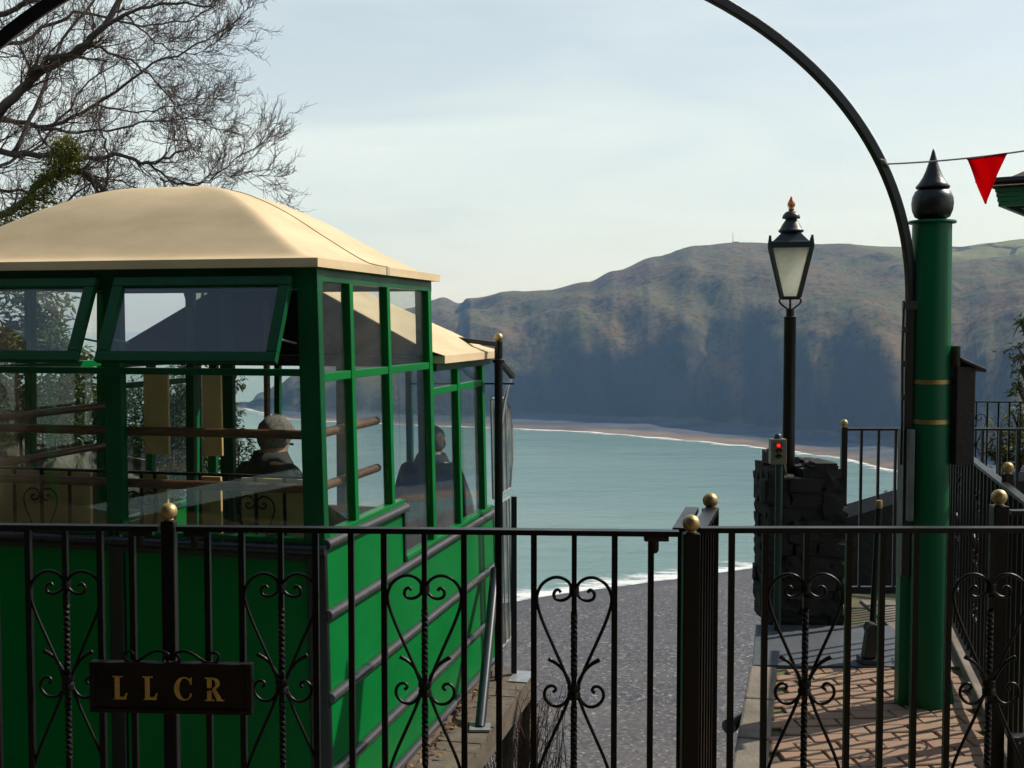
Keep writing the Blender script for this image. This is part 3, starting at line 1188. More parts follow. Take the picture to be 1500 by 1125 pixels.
def sgn(x, y, z):
    return sc_ + Vector((x * math.cos(yaw) - y * math.sin(yaw), x * math.sin(yaw) + y * math.cos(yaw), z))


def sbox(mb, x0, x1, y0, y1, z0, z1):
    return mb.hexa([sgn(x, y, z) for z in (z0, z1) for x, y in ((x0, y0), (x1, y0), (x1, y1), (x0, y1))])


M_sign = paint("sign_board", (.022, .014, .009), .45, .4, 14, .2, 60, spec=.25)
sbox(MB(), -SW / 2, SW / 2, 0, .018, -SH / 2, SH / 2).build("board", M_sign, sign)
mb = MB()
for a in ((-SW / 2 - .006, SW / 2 + .006, -.006, .02, SH / 2 - .004, SH / 2 + .008), (-SW / 2 - .006, SW / 2 + .006, -.006, .02, -SH / 2 - .008, -SH / 2 + .004),
          (-SW / 2 - .006, -SW / 2 + .006, -.0055, .0195, -SH / 2 + .004, SH / 2 - .004), (SW / 2 - .006, SW / 2 + .006, -.0055, .0195, -SH / 2 + .004, SH / 2 - .004)):
    sbox(mb, *a)
mb.build("frame", M_sign, sign, bevel=.002)
M_letter = paint("gold_leaf_letter", (.85, .56, .13), .45, .35, 60, .1, 200, col2=(.6, .38, .09))


def letter(polys, ox, h=.059):
    """polys in a 0..1 high box, y up"""
    mb_ = MB()
    for poly in polys:
        n = len(poly)
        vs_ = [sgn(ox + x * h, -.0045, (y - .5) * h) for x, y in poly] + [sgn(ox + x * h, .001, (y - .5) * h) for x, y in poly]
        mb_.add(vs_, [tuple(range(n)), tuple(range(2 * n - 1, n - 1, -1))] + [(i, i + n, (i + 1) % n + n, (i + 1) % n) for i in range(n)])
    mb_.build("letter", M_letter, sign)


Lp = [[(0, 0), (.5, 0), (.5, .05), (.1, .05), (.1, .05)], [(0, .95), (.42, .95), (.42, 1), (0, 1)], [(.1, .05), (.28, .05), (.28, .95), (.1, .95)],
      [(.28, .05), (.56, .05), (.62, .27), (.57, .27), (.5, .12), (.28, .1)], [(.5, 0), (.58, 0), (.6, .05), (.5, .05)]]


def arc(cx, cy, rx0, ry0, rx1, ry1, a0, a1, n=16, dx=0):
    o_ = [(cx + rx1 * math.cos(R(a0 + (a1 - a0) * i / n)), cy + ry1 * math.sin(R(a0 + (a1 - a0) * i / n))) for i in range(n + 1)]
    i_ = [(cx + dx + rx0 * math.cos(R(a0 + (a1 - a0) * i / n)), cy + ry0 * math.sin(R(a0 + (a1 - a0) * i / n))) for i in range(n + 1)]
    return [[o_[i], o_[i + 1], i_[i + 1], i_[i]] for i in range(n)]


Cp = arc(.42, .5, .27, .455, .42, .505, 42, 318, 22, .045) + [[(.69, .68), (.74, .68), (.74, .98), (.7, .98), (.68, .86)], [(.69, .3), (.75, .3), (.72, .14), (.66, .12)]]
Rp = [[(0, 0), (.4, 0), (.4, .05), (0, .05)], [(0, .95), (.3, .95), (.3, 1), (0, 1)], [(.1, .05), (.28, .05), (.28, .46), (.1, .42)], [(.1, .55), (.28, .56), (.28, .95), (.1, .95)]] + \
    arc(.3, .74, .16, .2, .33, .26, -78, 90, 12) + [[(.28, .95), (.3, .95), (.3, 1), (.28, 1)], [(.3, .47), (.45, .5), (.72, .05), (.52, .05)], [(.5, 0), (.82, 0), (.82, .05), (.5, .05)]]
for polys, ox in ((Lp, -.147), (Lp, -.07), (Cp, .01), (Rp, .088)):
    letter(polys, ox)
# little scrolls riding on the sign
for s in (-1, 1):
    pth = [(s * .005, .066), (s * .012, .062), (s * .02, .066), (s * .018, .078), (s * .006, .083), (s * .03, .092), (s * .055, .085), (s * .085, .066), (s * .105, .062), (s * .118, .07), (s * .12, .083), (s * .108, .09), (s * .098, .083), (s * .102, .075)]
    MB().tube(smooth_path([sgn(x, .008, z) for x, z in pth], 4), .0038, 6).build("scroll", M_black, sign, smooth=True)

# =====================================================================================================
#  GREEN PILLARS WITH ARCH, BUNTING
# =====================================================================================================
PX, PY = 1.742, 4.84


def pillar(x, y, label):
    root = empty("green_pillar", (x, y, 0))
    tag(root, label, "pillar", "green pillars of the arch")
    MB().lathe([(.0905, 0), (.0895, .25), (.0865, .9), (.0785, 2.02)], (x, y, 0), 40).build("shaft", M_pillar, root, smooth='auto')
    MB().lathe([(.07, 2.018), (.094, 2.02), (.097, 2.024), (.094, 2.031), (.07, 2.034)], (x, y, 0), 32).build("cap_disc", M_pillar, root, smooth='auto')
    MB().lathe([(.045, 2.033), (.07, 2.047), (.081, 2.075), (.084, 2.102), (.081, 2.128), (.07, 2.152), (.052, 2.163)], (x, y, 0), 32).build("finial_ball", M_blackdull, root, smooth=True)
    MB().lathe([(.04, 2.160), (.066, 2.164), (.068, 2.172), (.056, 2.186), (.041, 2.21), (.029, 2.238), (.0185, 2.27), (.0105, 2.298), (.0055, 2.318), (.0012, 2.328)], (x, y, 0), 32).build("finial_spire", M_blackdull, root, smooth=True)
    for z in (1.365, 1.20):
        MB().lathe([(.0815, z - .009), (.0865, z - .009), (.0865, z + .009), (.0815, z + .009)], (x, y, 0), 40).build("brass_band", M_brass, root, smooth='auto')
    MB().hexa([(x + .07, y - .008, .0), (x + .128, y - .008, .0), (x + .128, y + .008, .0), (x + .07, y + .008, .0),
               (x + .07, y - .008, .26), (x + .09, y - .008, .26), (x + .09, y + .008, .26), (x + .07, y + .008, .26)]).build("foot_fin", M_pillar, root)
    return root


pil = pillar(PX, PY, "green round pillar with black pointed finial, right of the lamp post")
pillar(-1.92, 3.38, "green round pillar carrying the near end of the arch, outside the picture on the left")
# fittings on the left of the visible pillar
MB().box(PX - .118, PX - .084, PY - .05, PY + .03, .55, 1.17).build("cable_cover", M_blackdull, pil, bevel=.004)
MB().box(PX - .108, PX - .084, PY - .085, PY - .048, .79, 1.17).build("cover_plate", paint("grey_cover_plate", (.16, .19, .185), .45, .3, 15), pil, bevel=.003)
MB().box(PX - .116, PX - .06, PY - .03, PY + .03, .0, .785).build("cable_box", M_pillar, pil, bevel=.004)
# arch: a tapering elliptical hoop between the two pillars
arch = empty("iron_arch", (PX - .09, PY - .02, 1.6))
tag(arch, "curved black iron arch sweeping over the gate to the green pillar", "arch")
A0, A1 = Vector((1.652, 4.82, 1.7)), Vector((-1.80, 3.35, 1.7))
apts = []
for k in range(81):
    a = math.pi * k / 80
    ca = math.cos(a)
    w = (1 - math.copysign(abs(ca) ** .94, ca)) / 2
    p = A0.lerp(A1, w)
    p.z = 1.69 + 1.275 * max(0, math.sin(a)) ** .94
    apts.append(p)
hd = (A1 - A0).normalized()
side_n = Vector((-hd.y, hd.x, 0))
mb = MB()
prof = [(-.0205, -.014), (.0205, -.014), (.0205, .014), (-.0205, .014)]
vs_ = []
for i, p in enumerate(apts):
    d = (apts[min(i + 1, 80)] - apts[max(i - 1, 0)]).normalized()
    nr = side_n.cross(d).normalized()
    for a_, b_ in prof:
        vs_.append(p + nr * a_ * .95 + side_n * b_)
fs_ = []
for i in range(80):
    for k in range(4):
        fs_.append((i * 4 + k, i * 4 + (k + 1) % 4, (i + 1) * 4 + (k + 1) % 4, (i + 1) * 4 + k))
fs_ += [(3, 2, 1, 0), tuple(320 + k for k in range(4))]
mb.add(vs_, fs_)
mb.build("hoop", M_black, arch, bevel=.004)
MB().box(1.628, 1.664, 4.80, 4.84, 1.17, 1.7).build("upright", M_black, arch, bevel=.003)
for z in (1.68, 1.58, 1.44, 1.3):
    MB().box(1.612, 1.629, 4.79, 4.81, z - .012, z + .012).build("clamp", M_blackdull, arch, bevel=.002)
MB().tube([(1.617, 4.8, 1.7), (1.614, 4.8, 1.5), (1.618, 4.8, 1.2), (1.617, 4.8, 1.02)], .005, 6).build("cable", M_black, arch, smooth=True)
MB().box(1.624, 1.684, 4.795, 4.845, 1.66, 1.70).build("bracket", M_blackdull, arch, bevel=.003)

# dark wooden box strapped to the pillar
bx = empty("wooden_box", (PX + .13, PY, .95))
tag(bx, "tall dark wooden box with sloping lid strapped to the green pillar", "box")
MB().box(PX + .087, PX + .165, PY - .075, PY + .075, 1.02, 1.43).build("case", M_darkwood, bx, bevel=.004)
MB().box(PX + .086, PX + .1, PY - .078, PY + .078, 1.43, 1.515).build("back_board", M_timber, bx, bevel=.004)
MB().hexa([(PX + .10, PY - .09, 1.452), (PX + .202, PY - .09, 1.405), (PX + .202, PY + .09, 1.405), (PX + .10, PY + .09, 1.452),
           (PX + .10, PY - .09, 1.466), (PX + .202, PY - .09, 1.421), (PX + .202, PY + .09, 1.421), (PX + .10, PY + .09, 1.466)]).build("lid", M_darkwood, bx, bevel=.003)

# bunting
s0 = apts[14]
s0 = min(apts[:40], key=lambda p: (750 + FPX * p.x / (p.y * CPI - (p.z - EYE) * SPI) - 1293) ** 2)
bun = empty("bunting", s0)
tag(bun, "red triangular pennant on a string tied to the arch", "bunting")
s1 = at(1500, 212, 4.3)
s2 = at(1640, 196, 4.2)
spts = []
for i in range(25):
    w = i / 24
    p = s0.lerp(s2, w)
    p.z += (-.02) * 4 * w * (1 - w)
    spts.append(p)
MB().tube(spts, .0035, 5).build("string", paint("pale_cord", (.55, .52, .46), .8), bun, smooth=True)
MB().tube([s0 + Vector((-.03, 0, .025)), s0 + Vector((.0, -.03, .01)), s0 + Vector((.025, -.01, -.012)), s0 + Vector((.02, .02, .012))], .0045, 5).build("knot", paint("pale_cord_knot", (.55, .52, .46), .8), bun, smooth=True)


def red_mat():
    m, nt, out = new_mat("red_bunting_cloth")
    d = N(nt, "ShaderNodeBsdfDiffuse", Color=(.62, .006, .02, 1))
    t = N(nt, "ShaderNodeBsdfTranslucent", Color=(.9, .008, .025, 1))
    mx = N(nt, "ShaderNodeMixShader", Fac=.5)
    nt.links.new(d.outputs[0], mx.inputs[1])
    nt.links.new(t.outputs[0], mx.inputs[2])
    nt.links.new(mx.outputs[0], out.inputs['Surface'])
    return m


def on_string(px):
    return min(spts_f, key=lambda p: abs(750 + FPX * p.x / (p.y * CPI - (p.z - EYE) * SPI) - px))


spts_f = [spts[i].lerp(spts[i + 1], k / 40) for i in range(24) for k in range(40)]
pa, pb = on_string(1416), on_string(1473)
pc = at(1444, 299, (pa.y + pb.y) / 2)


def pen(a, b):
    top = pa.lerp(pb, a)
    p = top.lerp(pc, b * .995)
    p.y += .012 * math.sin(a * 5 + b * 2) * (1 - b * .5) + .006 * math.sin(a * 11 - b * 6) * (1 - b)
    return p


MB().tube([pen(i / 10, .012) + Vector((0, -.001, 0)) for i in range(11)], .0042, 6).build("hem", paint("red_hem", (.3, .006, .015), .9), bun, smooth=True)
mb = MB().grid(pen, 16, 16)
o = mb.build("pennant", red_mat(), bun, smooth=True)
sm_ = o.modifiers.new("thick", 'SOLIDIFY')
sm_.thickness = .0012

# =====================================================================================================
#  STONE PIER, LAMP POSTS, TRAFFIC LIGHT, SMALL IRON
# =====================================================================================================
def stone_mat():
    m, nt, out = new_mat("rubble_stone")
    p = N(nt, "ShaderNodeBsdfPrincipled", Roughness=.9)
    oi = N(nt, "ShaderNodeObjectInfo")
    c0 = mixc(nt, oi.outputs['Random'], (.014, .0115, .0095), (.034, .028, .023))
    f1, r1 = noise_fac(nt, 25, 6, .7, .5, .72)
    c = mixc(nt, f1, c0, (.055, .051, .045))
    f2, _ = noise_fac(nt, 12, 5, .6, .5, .7)
    c = mixc(nt, f2, c, (.02, .024, .012))
    nt.links.new(c, p.inputs['Base Color'])
    b = N(nt, "ShaderNodeBump", Strength=.8, Distance=.012)
    _, r2 = noise_fac(nt, 60, 5, .7)
    nt.links.new(r2, b.inputs['Height'])
    nt.links.new(b.outputs['Normal'], p.inputs['Normal'])
    nt.links.new(p.outputs[0], out.inputs['Surface'])
    return m


M_stone = stone_mat()
stone_me = []
for k in range(7):
    bm = bmesh.new()
    bmesh.ops.create_cube(bm, size=1)
    bmesh.ops.subdivide_edges(bm, edges=bm.edges[:], cuts=1, use_grid_fill=True)
    rr = random.Random(k)
    for v in bm.verts:
        l = v.co.length
        v.co *= 1 - .12 * max(0, l - .55) / .3
        v.co += Vector((rr.uniform(-1, 1), rr.uniform(-1, 1), rr.uniform(-1, 1))) * .095
    me = bpy.data.meshes.new("stone")
    bm.to_mesh(me)
    bm.free()
    me.materials.append(M_stone)
    stone_me.append(me)
pier = empty("stone_pier", (1.54, 6.38, 0))
tag(pier, "rough dark stone pier with jagged top under the lamp post", "stone pier")
MB().hexa([(1.39, 6.17, -1.2), (1.74, 6.17, -1.2), (1.74, 6.46, -1.2), (1.39, 6.46, -1.2), (1.41, 6.19, .755), (1.72, 6.19, .755), (1.72, 6.44, .755), (1.41, 6.44, .755)]).build("core", M_stone, pier)


def put_stone(x, y, z, sx, sy, sz):
    o_ = link("stone", stone_me[random.randrange(7)], pier)
    o_.location = (x - 1.54, y - 6.38, z)
    o_.scale = (sx, sy, sz)
    o_.rotation_euler = (random.uniform(-.06, .06), random.uniform(-.06, .06), random.uniform(-.08, .08) + (math.pi if random.random() < .5 else 0))


z = .0
while z < .74:
    h = random.uniform(.045, .085)
    x = 1.365
    while x < 1.75:
        w = min(random.uniform(.08, .19), 1.775 - x)
        if w > .03:
            put_stone(x + w / 2, 6.175 + random.uniform(-.012, .012), z + h / 2, w + .012, .11, h + .01)
        x += w
    for xs in (1.405, 1.735):
        y = 6.24
        while y < 6.45:
            w = min(random.uniform(.09, .17), 6.47 - y)
            if w > .03:
                put_stone(xs + random.uniform(-.01, .01), y + w / 2, z + h / 2, .1, w + .01, h + .01)
            y += w
    z += h
for (x, zz, sx, sz) in ((1.40, .80, .08, .1), (1.39, .72, .08, .12), (1.425, .85, .05, .11), (1.47, .77, .1, .05), (1.53, .765, .1, .05), (1.6, .79, .11, .09), (1.665, .8, .12, .12), (1.64, .83, .1, .06), (1.715, .76, .08, .13), (1.70, .81, .07, .07)):
    for y in (6.2, 6.31, 6.41):
        put_stone(x + random.uniform(-.01, .01), y, zz + random.uniform(-.012, .012), sx * 1.1, .14, sz * 1.1)

M_lampglass = None
m, nt, out = new_mat("weathered_lamp_glass")
tr = N(nt, "ShaderNodeBsdfTransparent", Color=(.93, .95, .9, 1))
tl = N(nt, "ShaderNodeBsdfTranslucent", Color=(.99, .99, .94, 1))
df = N(nt, "ShaderNodeBsdfDiffuse", Color=(.75, .75, .66, 1))
gl = N(nt, "ShaderNodeBsdfGlossy", Roughness=.08)
m1 = N(nt, "ShaderNodeMixShader", Fac=.12)
nt.links.new(tl.outputs[0], m1.inputs[1])
nt.links.new(df.outputs[0], m1.inputs[2])
f, _ = noise_fac(nt, 20, 6, .7, .3, .75)
mr = N(nt, "ShaderNodeMapRange")
mr.inputs['To Min'].default_value = .58
mr.inputs['To Max'].default_value = .8
nt.links.new(f, mr.inputs['Value'])
m2 = N(nt, "ShaderNodeMixShader")
nt.links.new(mr.outputs['Result'], m2.inputs['Fac'])
nt.links.new(tr.outputs[0], m2.inputs[1])
nt.links.new(m1.outputs[0], m2.inputs[2])
m3 = N(nt, "ShaderNodeMixShader", Fac=.05)
nt.links.new(m2.outputs[0], m3.inputs[1])
nt.links.new(gl.outputs[0], m3.inputs[2])
nt.links.new(m3.outputs[0], out.inputs['Surface'])
M_lampglass = m
M_copper = paint("copper_finial", (.55, .22, .1), .35, .35, 40, .1, 120, metallic=.8)
M_lampmetal = paint("lamp_dark_green_metal", (.010, .020, .019), .42, .3, 20, .15, 80)


def lamp_post(x, y, zb, zl, label):
    """zl: height of the lantern's lower rim"""
    root = empty("lamp_post", (x, y, zb))
    tag(root, label, "lamp post", "Victorian lamp posts")
    MB().lathe([(.036, zb), (.0335, zb + .3), (.0325, zl - .105), (.0345, zl - .1), (.0225, zl - .097), (.0225, zl - .06), (.018, zl - .055)], (x, y, 0), 24).build("pole", M_black, root, smooth='auto')
    cr = MB()
    cr.tube([(x, y, zl - .06), (x, y, zl + .004)], .006, 8)
    for k in range(4):
        a = k * math.pi / 2 + math.pi / 4
        pth = [(.012, -.062), (.028, -.052), (.058, -.034), (.073, -.016), (.066, 0.0), (.05, .002), (.046, -.006)]
        cr.tube(smooth_path([(x + r_ * 1.0 * math.cos(a) * 1.1, y + r_ * math.sin(a) * 1.1, zl + z_) for r_, z_ in pth], 4), .0052, 6)
    cr.build("cradle", M_lampmetal, root, smooth=True)
    b, t, h = .044, .109, .278           # half widths at bottom and top, height of the glazed part
    fr = MB()
    cb = [(-b, -b), (b, -b), (b, b), (-b, b)]
    ct = [(-t, -t), (t, -t), (t, t), (-t, t)]
    for k in range(4):
        k2 = (k + 1) % 4
        P = lambda c, z_: Vector((x + c[0], y + c[1], zl + z_))
        fr.bar(P(cb[k], 0), P(ct[k], h), .019, .019, up=(cb[k][1], -cb[k][0], 0))
        fr.bar(P(cb[k], .004), P(cb[k2], .004), .016, .012)
        fr.bar(P(ct[k], h + .004), P(ct[k2], h + .004), .02, .03)
        fr.hexa([P(ct[k], h) + Vector((dx * .012, dy * .012, dz)) for dz, dd2 in ((.0, 1), (.055, .5)) for dx, dy in ((-dd2, -dd2), (dd2, -dd2), (dd2, dd2), (-dd2, dd2))])
    fr.box(x - b, x + b, y - b, y + b, zl - .006, zl + .004)
    fr.build("lantern_frame", M_lampmetal, root)
    for k in range(4):
        k2 = (k + 1) % 4
        g = MB()
        q_ = [P(cb[k], .008), P(cb[k2], .008), P(ct[k2], h - .008), P(ct[k], h - .008)]
        nrm = (q_[1] - q_[0]).cross(q_[3] - q_[0]).normalized() * .0015
        g.hexa([q_[0] - nrm, q_[1] - nrm, q_[1] + nrm, q_[0] + nrm, q_[3] - nrm, q_[2] - nrm, q_[2] + nrm, q_[3] + nrm])
        g.build("pane", M_lampglass, root)
    # roof: square pyramid then turned vent stack
    rf = MB()
    r0 = [(x + c[0] * 1.0, y + c[1] * 1.0, zl + h + .018) for c in ct]
    r1 = [(x + c[0] * .82, y + c[1] * .82, zl + h + .03) for c in ct]
    r2 = [(x + c[0] * .42, y + c[1] * .42, zl + h + .077) for c in ct]
    rf.add(r0 + r1 + r2, [(3, 2, 1, 0)] + [(a + i, a + (i + 1) % 4, a + 4 + (i + 1) % 4, a + 4 + i) for a in (0, 4) for i in range(4)] + [(8, 9, 10, 11)])
    rf.build("lantern_roof", M_lampmetal, root)
    z0 = zl + h + .072
    MB().lathe([(.052, z0), (.066, z0 + .008), (.068, z0 + .016), (.061, z0 + .022), (.056, z0 + .03), (.046, z0 + .05), (.033, z0 + .068), (.029, z0 + .078), (.046, z0 + .08),
                (.048, z0 + .086), (.043, z0 + .1), (.03, z0 + .114), (.012, z0 + .122)], (x, y, 0), 28).build("vent", M_lampmetal, root, smooth='auto')
    MB().lathe([(.011, z0 + .12), (.017, z0 + .13), (.0125, z0 + .136), (.021, z0 + .15), (.02, z0 + .162), (.012, z0 + .18), (.006, z0 + .19), (.006, z0 + .197), (.001, z0 + .199)], (x, y, 0), 18).build("finial", M_copper, root, smooth=True)
    # lamp inside
    MB().lathe([(.004, zl + h - .01), (.021, zl + h - .012), (.023, zl + h - .05), (.02, zl + h - .07), (.008, zl + h - .085)], (x, y, 0), 14).build("bulb", M_lampglass, root, smooth=True)
    return root


LP = at(1157.5, 437, 6.31)
lpo = lamp_post(LP.x, LP.y, .755, LP.z, "black lamp post with square tapering lantern on the stone pier")
lpo.rotation_euler = (0, 0, R(-13))
L2 = at(288, 452, 9.6)
lamp_post(L2.x, L2.y, -2.6, L2.z, "second lantern seen through the carriage's open front window")

# traffic light in front of the pier
tp = at(1139, 661, 6.0)
tlr = empty("traffic_light", (tp.x, tp.y, 0))
tag(tlr, "small beige traffic light showing red beside the lamp post", "traffic light")
M_beige = paint("beige_signal_case", (.2, .17, .12), .5, .2, 20)
MB().box(tp.x - .041, tp.x + .041, tp.y - .03, tp.y + .03, tp.z - .066, tp.z + .066).build("case", M_beige, tlr, bevel=.004)
MB().box(tp.x - .024, tp.x + .018, tp.y - .034, tp.y - .0295, tp.z - .05, tp.z + .052).build("face_plate", M_beige, tlr)


def emit(name, col, s):
    m_, nt_, out_ = new_mat(name)
    e1 = N(nt_, "ShaderNodeEmission", Color=(*col, 1), Strength=s)
    nt_.links.new(e1.outputs[0], out_.inputs['Surface'])
    return m_


for nm, z_, mt in (("red_lens", .034, emit("lit_red_lamp", (1, .02, .015), 1.3)), ("amber_lens", .004, paint("amber_lens", (.2, .045, .006), .2)), ("green_lens", -.026, paint("green_lens", (.006, .06, .03), .2))):
    l = MB()
    l.lathe([(.0098, 0), (.0098, .004), (.007, .007), (.003, .009)], (0, 0, 0), 16)
    l.v = [(tp.x - .003 + v_[0], tp.y - .034 - v_[2], tp.z + z_ + v_[1]) for v_ in l.v]
    l.build(nm, mt, tlr, smooth='auto')
    hd_ = MB()
    hpts = []
    for k in range(9):
        a = R(-10 + 200 * k / 8)
        hpts.append((tp.x - .003 + .016 * math.cos(a), tp.z + z_ + .016 * math.sin(a)))
    vs_ = [(x_, tp.y - .034, zz_) for x_, zz_ in hpts] + [(x_, tp.y - .05, zz_ + .001) for x_, zz_ in hpts]
    hd_.add(vs_, [(k, k + 1, k + 10, k + 9) for k in range(8)])
    ho = hd_.build("lens_hood", M_blackdull, tlr)
    ho.modifiers.new("thick", 'SOLIDIFY').thickness = .0015
MB().tube([(tp.x + .01, tp.y + .005, 0), (tp.x + .01, tp.y + .005, tp.z - .066)], .0185, 12).build("pole", paint("dark_green_pole", (.008, .03, .024), .4), tlr, smooth='auto')
MB().lathe([(.02, 0), (.02, .012), (.016, .022), (.006, .028)], (tp.x, tp.y, tp.z + .066), 14).build("bell", paint("dark_teal_bell", (.02, .07, .065), .35), tlr, smooth='auto')

# small brass-capped bolt post and cast lever
bp = at(1285, 905, 6.15)
bo = empty("bolt_post", (bp.x, bp.y, 0))
tag(bo, "short slim black post with brass cap beside the stone pier", "post")
bz = at(1285, 744, 6.15).z
MB().tube([(bp.x - .04, bp.y - .05, .0), (bp.x - .02, bp.y - .02, .3), (bp.x, bp.y, bz)], .0165, 12).build("shaft", M_black, bo, smooth='auto')
MB().lathe([(.0185, bz), (.0185, bz + .036), (.016, bz + .041)], (bp.x, bp.y, 0), 14).build("brass_cap", M_brass, bo, smooth='auto')
lv = at(1272, 975, 5.42)
lo = empty("cast_lever", (lv.x, lv.y, 0))
tag(lo, "squat black cast-iron lever stand on the slate slab", "lever")
MB().box(lv.x - .045, lv.x + .035, lv.y - .05, lv.y + .05, .004, .03).build("foot", M_blackdull, lo, bevel=.006)
MB().hexa([(lv.x - .03, lv.y - .03, .03), (lv.x + .03, lv.y - .03, .03), (lv.x + .03, lv.y + .03, .03), (lv.x - .03, lv.y + .03, .03),
           (lv.x - .012, lv.y - .03, .16), (lv.x + .035, lv.y - .03, .16), (lv.x + .035, lv.y + .03, .16), (lv.x - .012, lv.y + .03, .16)]).build("stand", M_blackdull, lo, bevel=.006)
l = MB()
l.lathe([(.028, -.035), (.03, -.03), (.03, .03), (.028, .035)], (0, 0, 0), 14)
l.v = [(lv.x + .012 + v_[0], lv.y + v_[2], .165 + v_[1]) for v_ in l.v]
l.build("pivot", M_blackdull, lo, smooth='auto')

# sloping stone parapet beyond
pw = MB()
prf = [(2.02, .17), (2.35, .27), (2.75, .39), (3.3, .5), (3.9, .55)]
for (xa, za), (xb, zb) in zip(prf, prf[1:]):
    pw.hexa([(xa, 8.0, -1.6), (xb, 8.0, -1.6), (xb, 8.4, -1.6), (xa, 8.4, -1.6), (xa, 8.0, za), (xb, 8.0, zb), (xb, 8.4, zb), (xa, 8.4, za)])
o = pw.build("stone_parapet", M_stone)
tag(o, "low sloping stone parapet wall behind the plain railing", "wall")

# =====================================================================================================
#  THE CLIFF RAILWAY CAR
# =====================================================================================================
CO = Vector((-.838, 5.0, 0))
CU = Vector((-.972, .2345, 0))
CV = Vector((.2345, .972, 0))
CW = 2.1
FL = .022


def CP(s, t, z):
    s2 = s - FL * (1.85 - z) * (1 - 2 * s / CW)
    p = CO + CU * s2 + CV * t
    return Vector((p.x, p.y, z))


car = empty("cliff_railway_car", CP(1.05, 1.4, -.7))
tag(car, "green railway car with cream domed roof and large windows", "railway car")


def cbox(mb, s0, s1, t0, t1, z0, z1):
    # s runs to the left, so order corners to keep normals outwards
    return mb.hexa([CP(s, t, z) for z in (z0, z1) for s, t in ((s1, t0), (s0, t0), (s0, t1), (s1, t1))])


def cpart(name, mat, *boxes, bevel=0, parent=None):
    mb_ = MB()
    for b in boxes:
        cbox(mb_, *b)
    return mb_.build(name, mat, parent or car, bevel=bevel)


# roof of the upper compartment
RT = [(0, 0), (.1, .06), (.3, .36), (.5, .68), (.7, .91), (.85, .985), (1, 1)]


def roof_h(m_):
    P_ = RT
    for i in range(len(P_) - 1):
        if m_ <= P_[i + 1][0]:
            p0, p1, p2, p3 = P_[max(i - 1, 0)], P_[i], P_[i + 1], P_[min(i + 2, len(P_) - 1)]
            w_ = (m_ - p1[0]) / (p2[0] - p1[0])
            d1 = (p2[1] - p0[1]) / (p2[0] - p0[0]) * (p2[0] - p1[0])
            d2 = (p3[1] - p1[1]) / (p3[0] - p1[0]) * (p2[0] - p1[0])
            return (2 * w_ ** 3 - 3 * w_ ** 2 + 1) * p1[1] + (w_ ** 3 - 2 * w_ ** 2 + w_) * d1 + (-2 * w_ ** 3 + 3 * w_ ** 2) * p2[1] + (w_ ** 3 - w_ ** 2) * d2
    return 1.0


def dome(mb_, s0, s1, t0, t1, zb, rise, fascia, nu=96, nv=84, kk=.03, gable=False, hfn=roof_h):
    hs, ht = (s1 - s0) / 2, (t1 - t0) / 2

    def fn(a, b):
        s = s0 + (s1 - s0) * a
        t = t0 + (t1 - t0) * b
        qa = min(s - s0, s1 - s) / hs
        qb = min(t - t0, t1 - t) / ht if not gable else max(.0, (t1 - t)) / ht
        h_ = max(0, kk - abs(qa - qb)) / kk
        q_ = max(0, min(qa, qb) - h_ * h_ * kk * .25)
        p = CO + CU * s + CV * t
        return (p.x, p.y, zb + rise * hfn(min(q_, 1)))
    mb_.grid(fn, nu, nv, flip=True)
    # fascia and underside
    cs = [(s1, t0), (s0, t0), (s0, t1), (s1, t1)]
    P3 = lambda s, t, z: tuple((CO + CU * s + CV * t) + Vector((0, 0, z)))
    i_ = .012
    o_ = [P3(s, t, zb) for s, t in cs] + [P3(s, t, zb - fascia) for s, t in cs]
    mb_.add(o_, [(i, i + 4, (i + 1) % 4 + 4, (i + 1) % 4)[::-1] for i in range(4)] + [(7, 6, 5, 4)])


mb = MB()
dome(mb, -.03, 2.16, -.06, 1.7, 1.885, .42, .038)
roof1 = mb.build("roof", M_cream, car, smooth='auto')
roof1['label'] = "cream domed roof with a seam"
# seam strip over the right-hand slope
sp_ = []
for i in range(22):
    q_ = i / 21 * .95
    s = -.03 + 1.095 * q_
    p = CO + CU * s + CV * (.82)
    sp_.append(Vector((p.x, p.y, 1.885 + .42 * roof_h(max(0, q_)) + .002)))
MB().tube(sp_, .003, 5).build("seam", paint("roof_seam", (.46, .35, .21), .8), roof1, smooth=True)
cpart("seam_clip", paint("seam_clip_tape", (.45, .4, .3), .6), (-.034, -.0305, .80, .84, 1.846, 1.887), parent=roof1)

# framing, front
HZ0, HZ1 = 1.755, 1.846
cpart("header_beam", M_greendark, (.0, 2.1, .0, .06, HZ0, HZ1))
cpart("corner_post", M_greendark, (.0, .095, .0, .055, .62, HZ0), bevel=.004)
cpart("corner_post", M_greendark, (2.005, 2.1, .0, .055, .62, HZ0), bevel=.004)
cpart("window_post", M_greendark, (.955, 1.035, .0, .05, .66, HZ0), bevel=.003)
TR0, TR1 = 1.378, 1.408
for a, b in ((.095, .955), (1.035, 2.005)):
    cpart("transom", M_greendark, (a, b, .004, .05, TR0, TR1), bevel=.003)
    cpart("window_sill", M_greendark, (a, b, -.006, .05, .645, .67), bevel=.003)
    cpart("window_pane", M_glass, (a + .001, b - .001, .024, .029, .671, TR0 - .001))
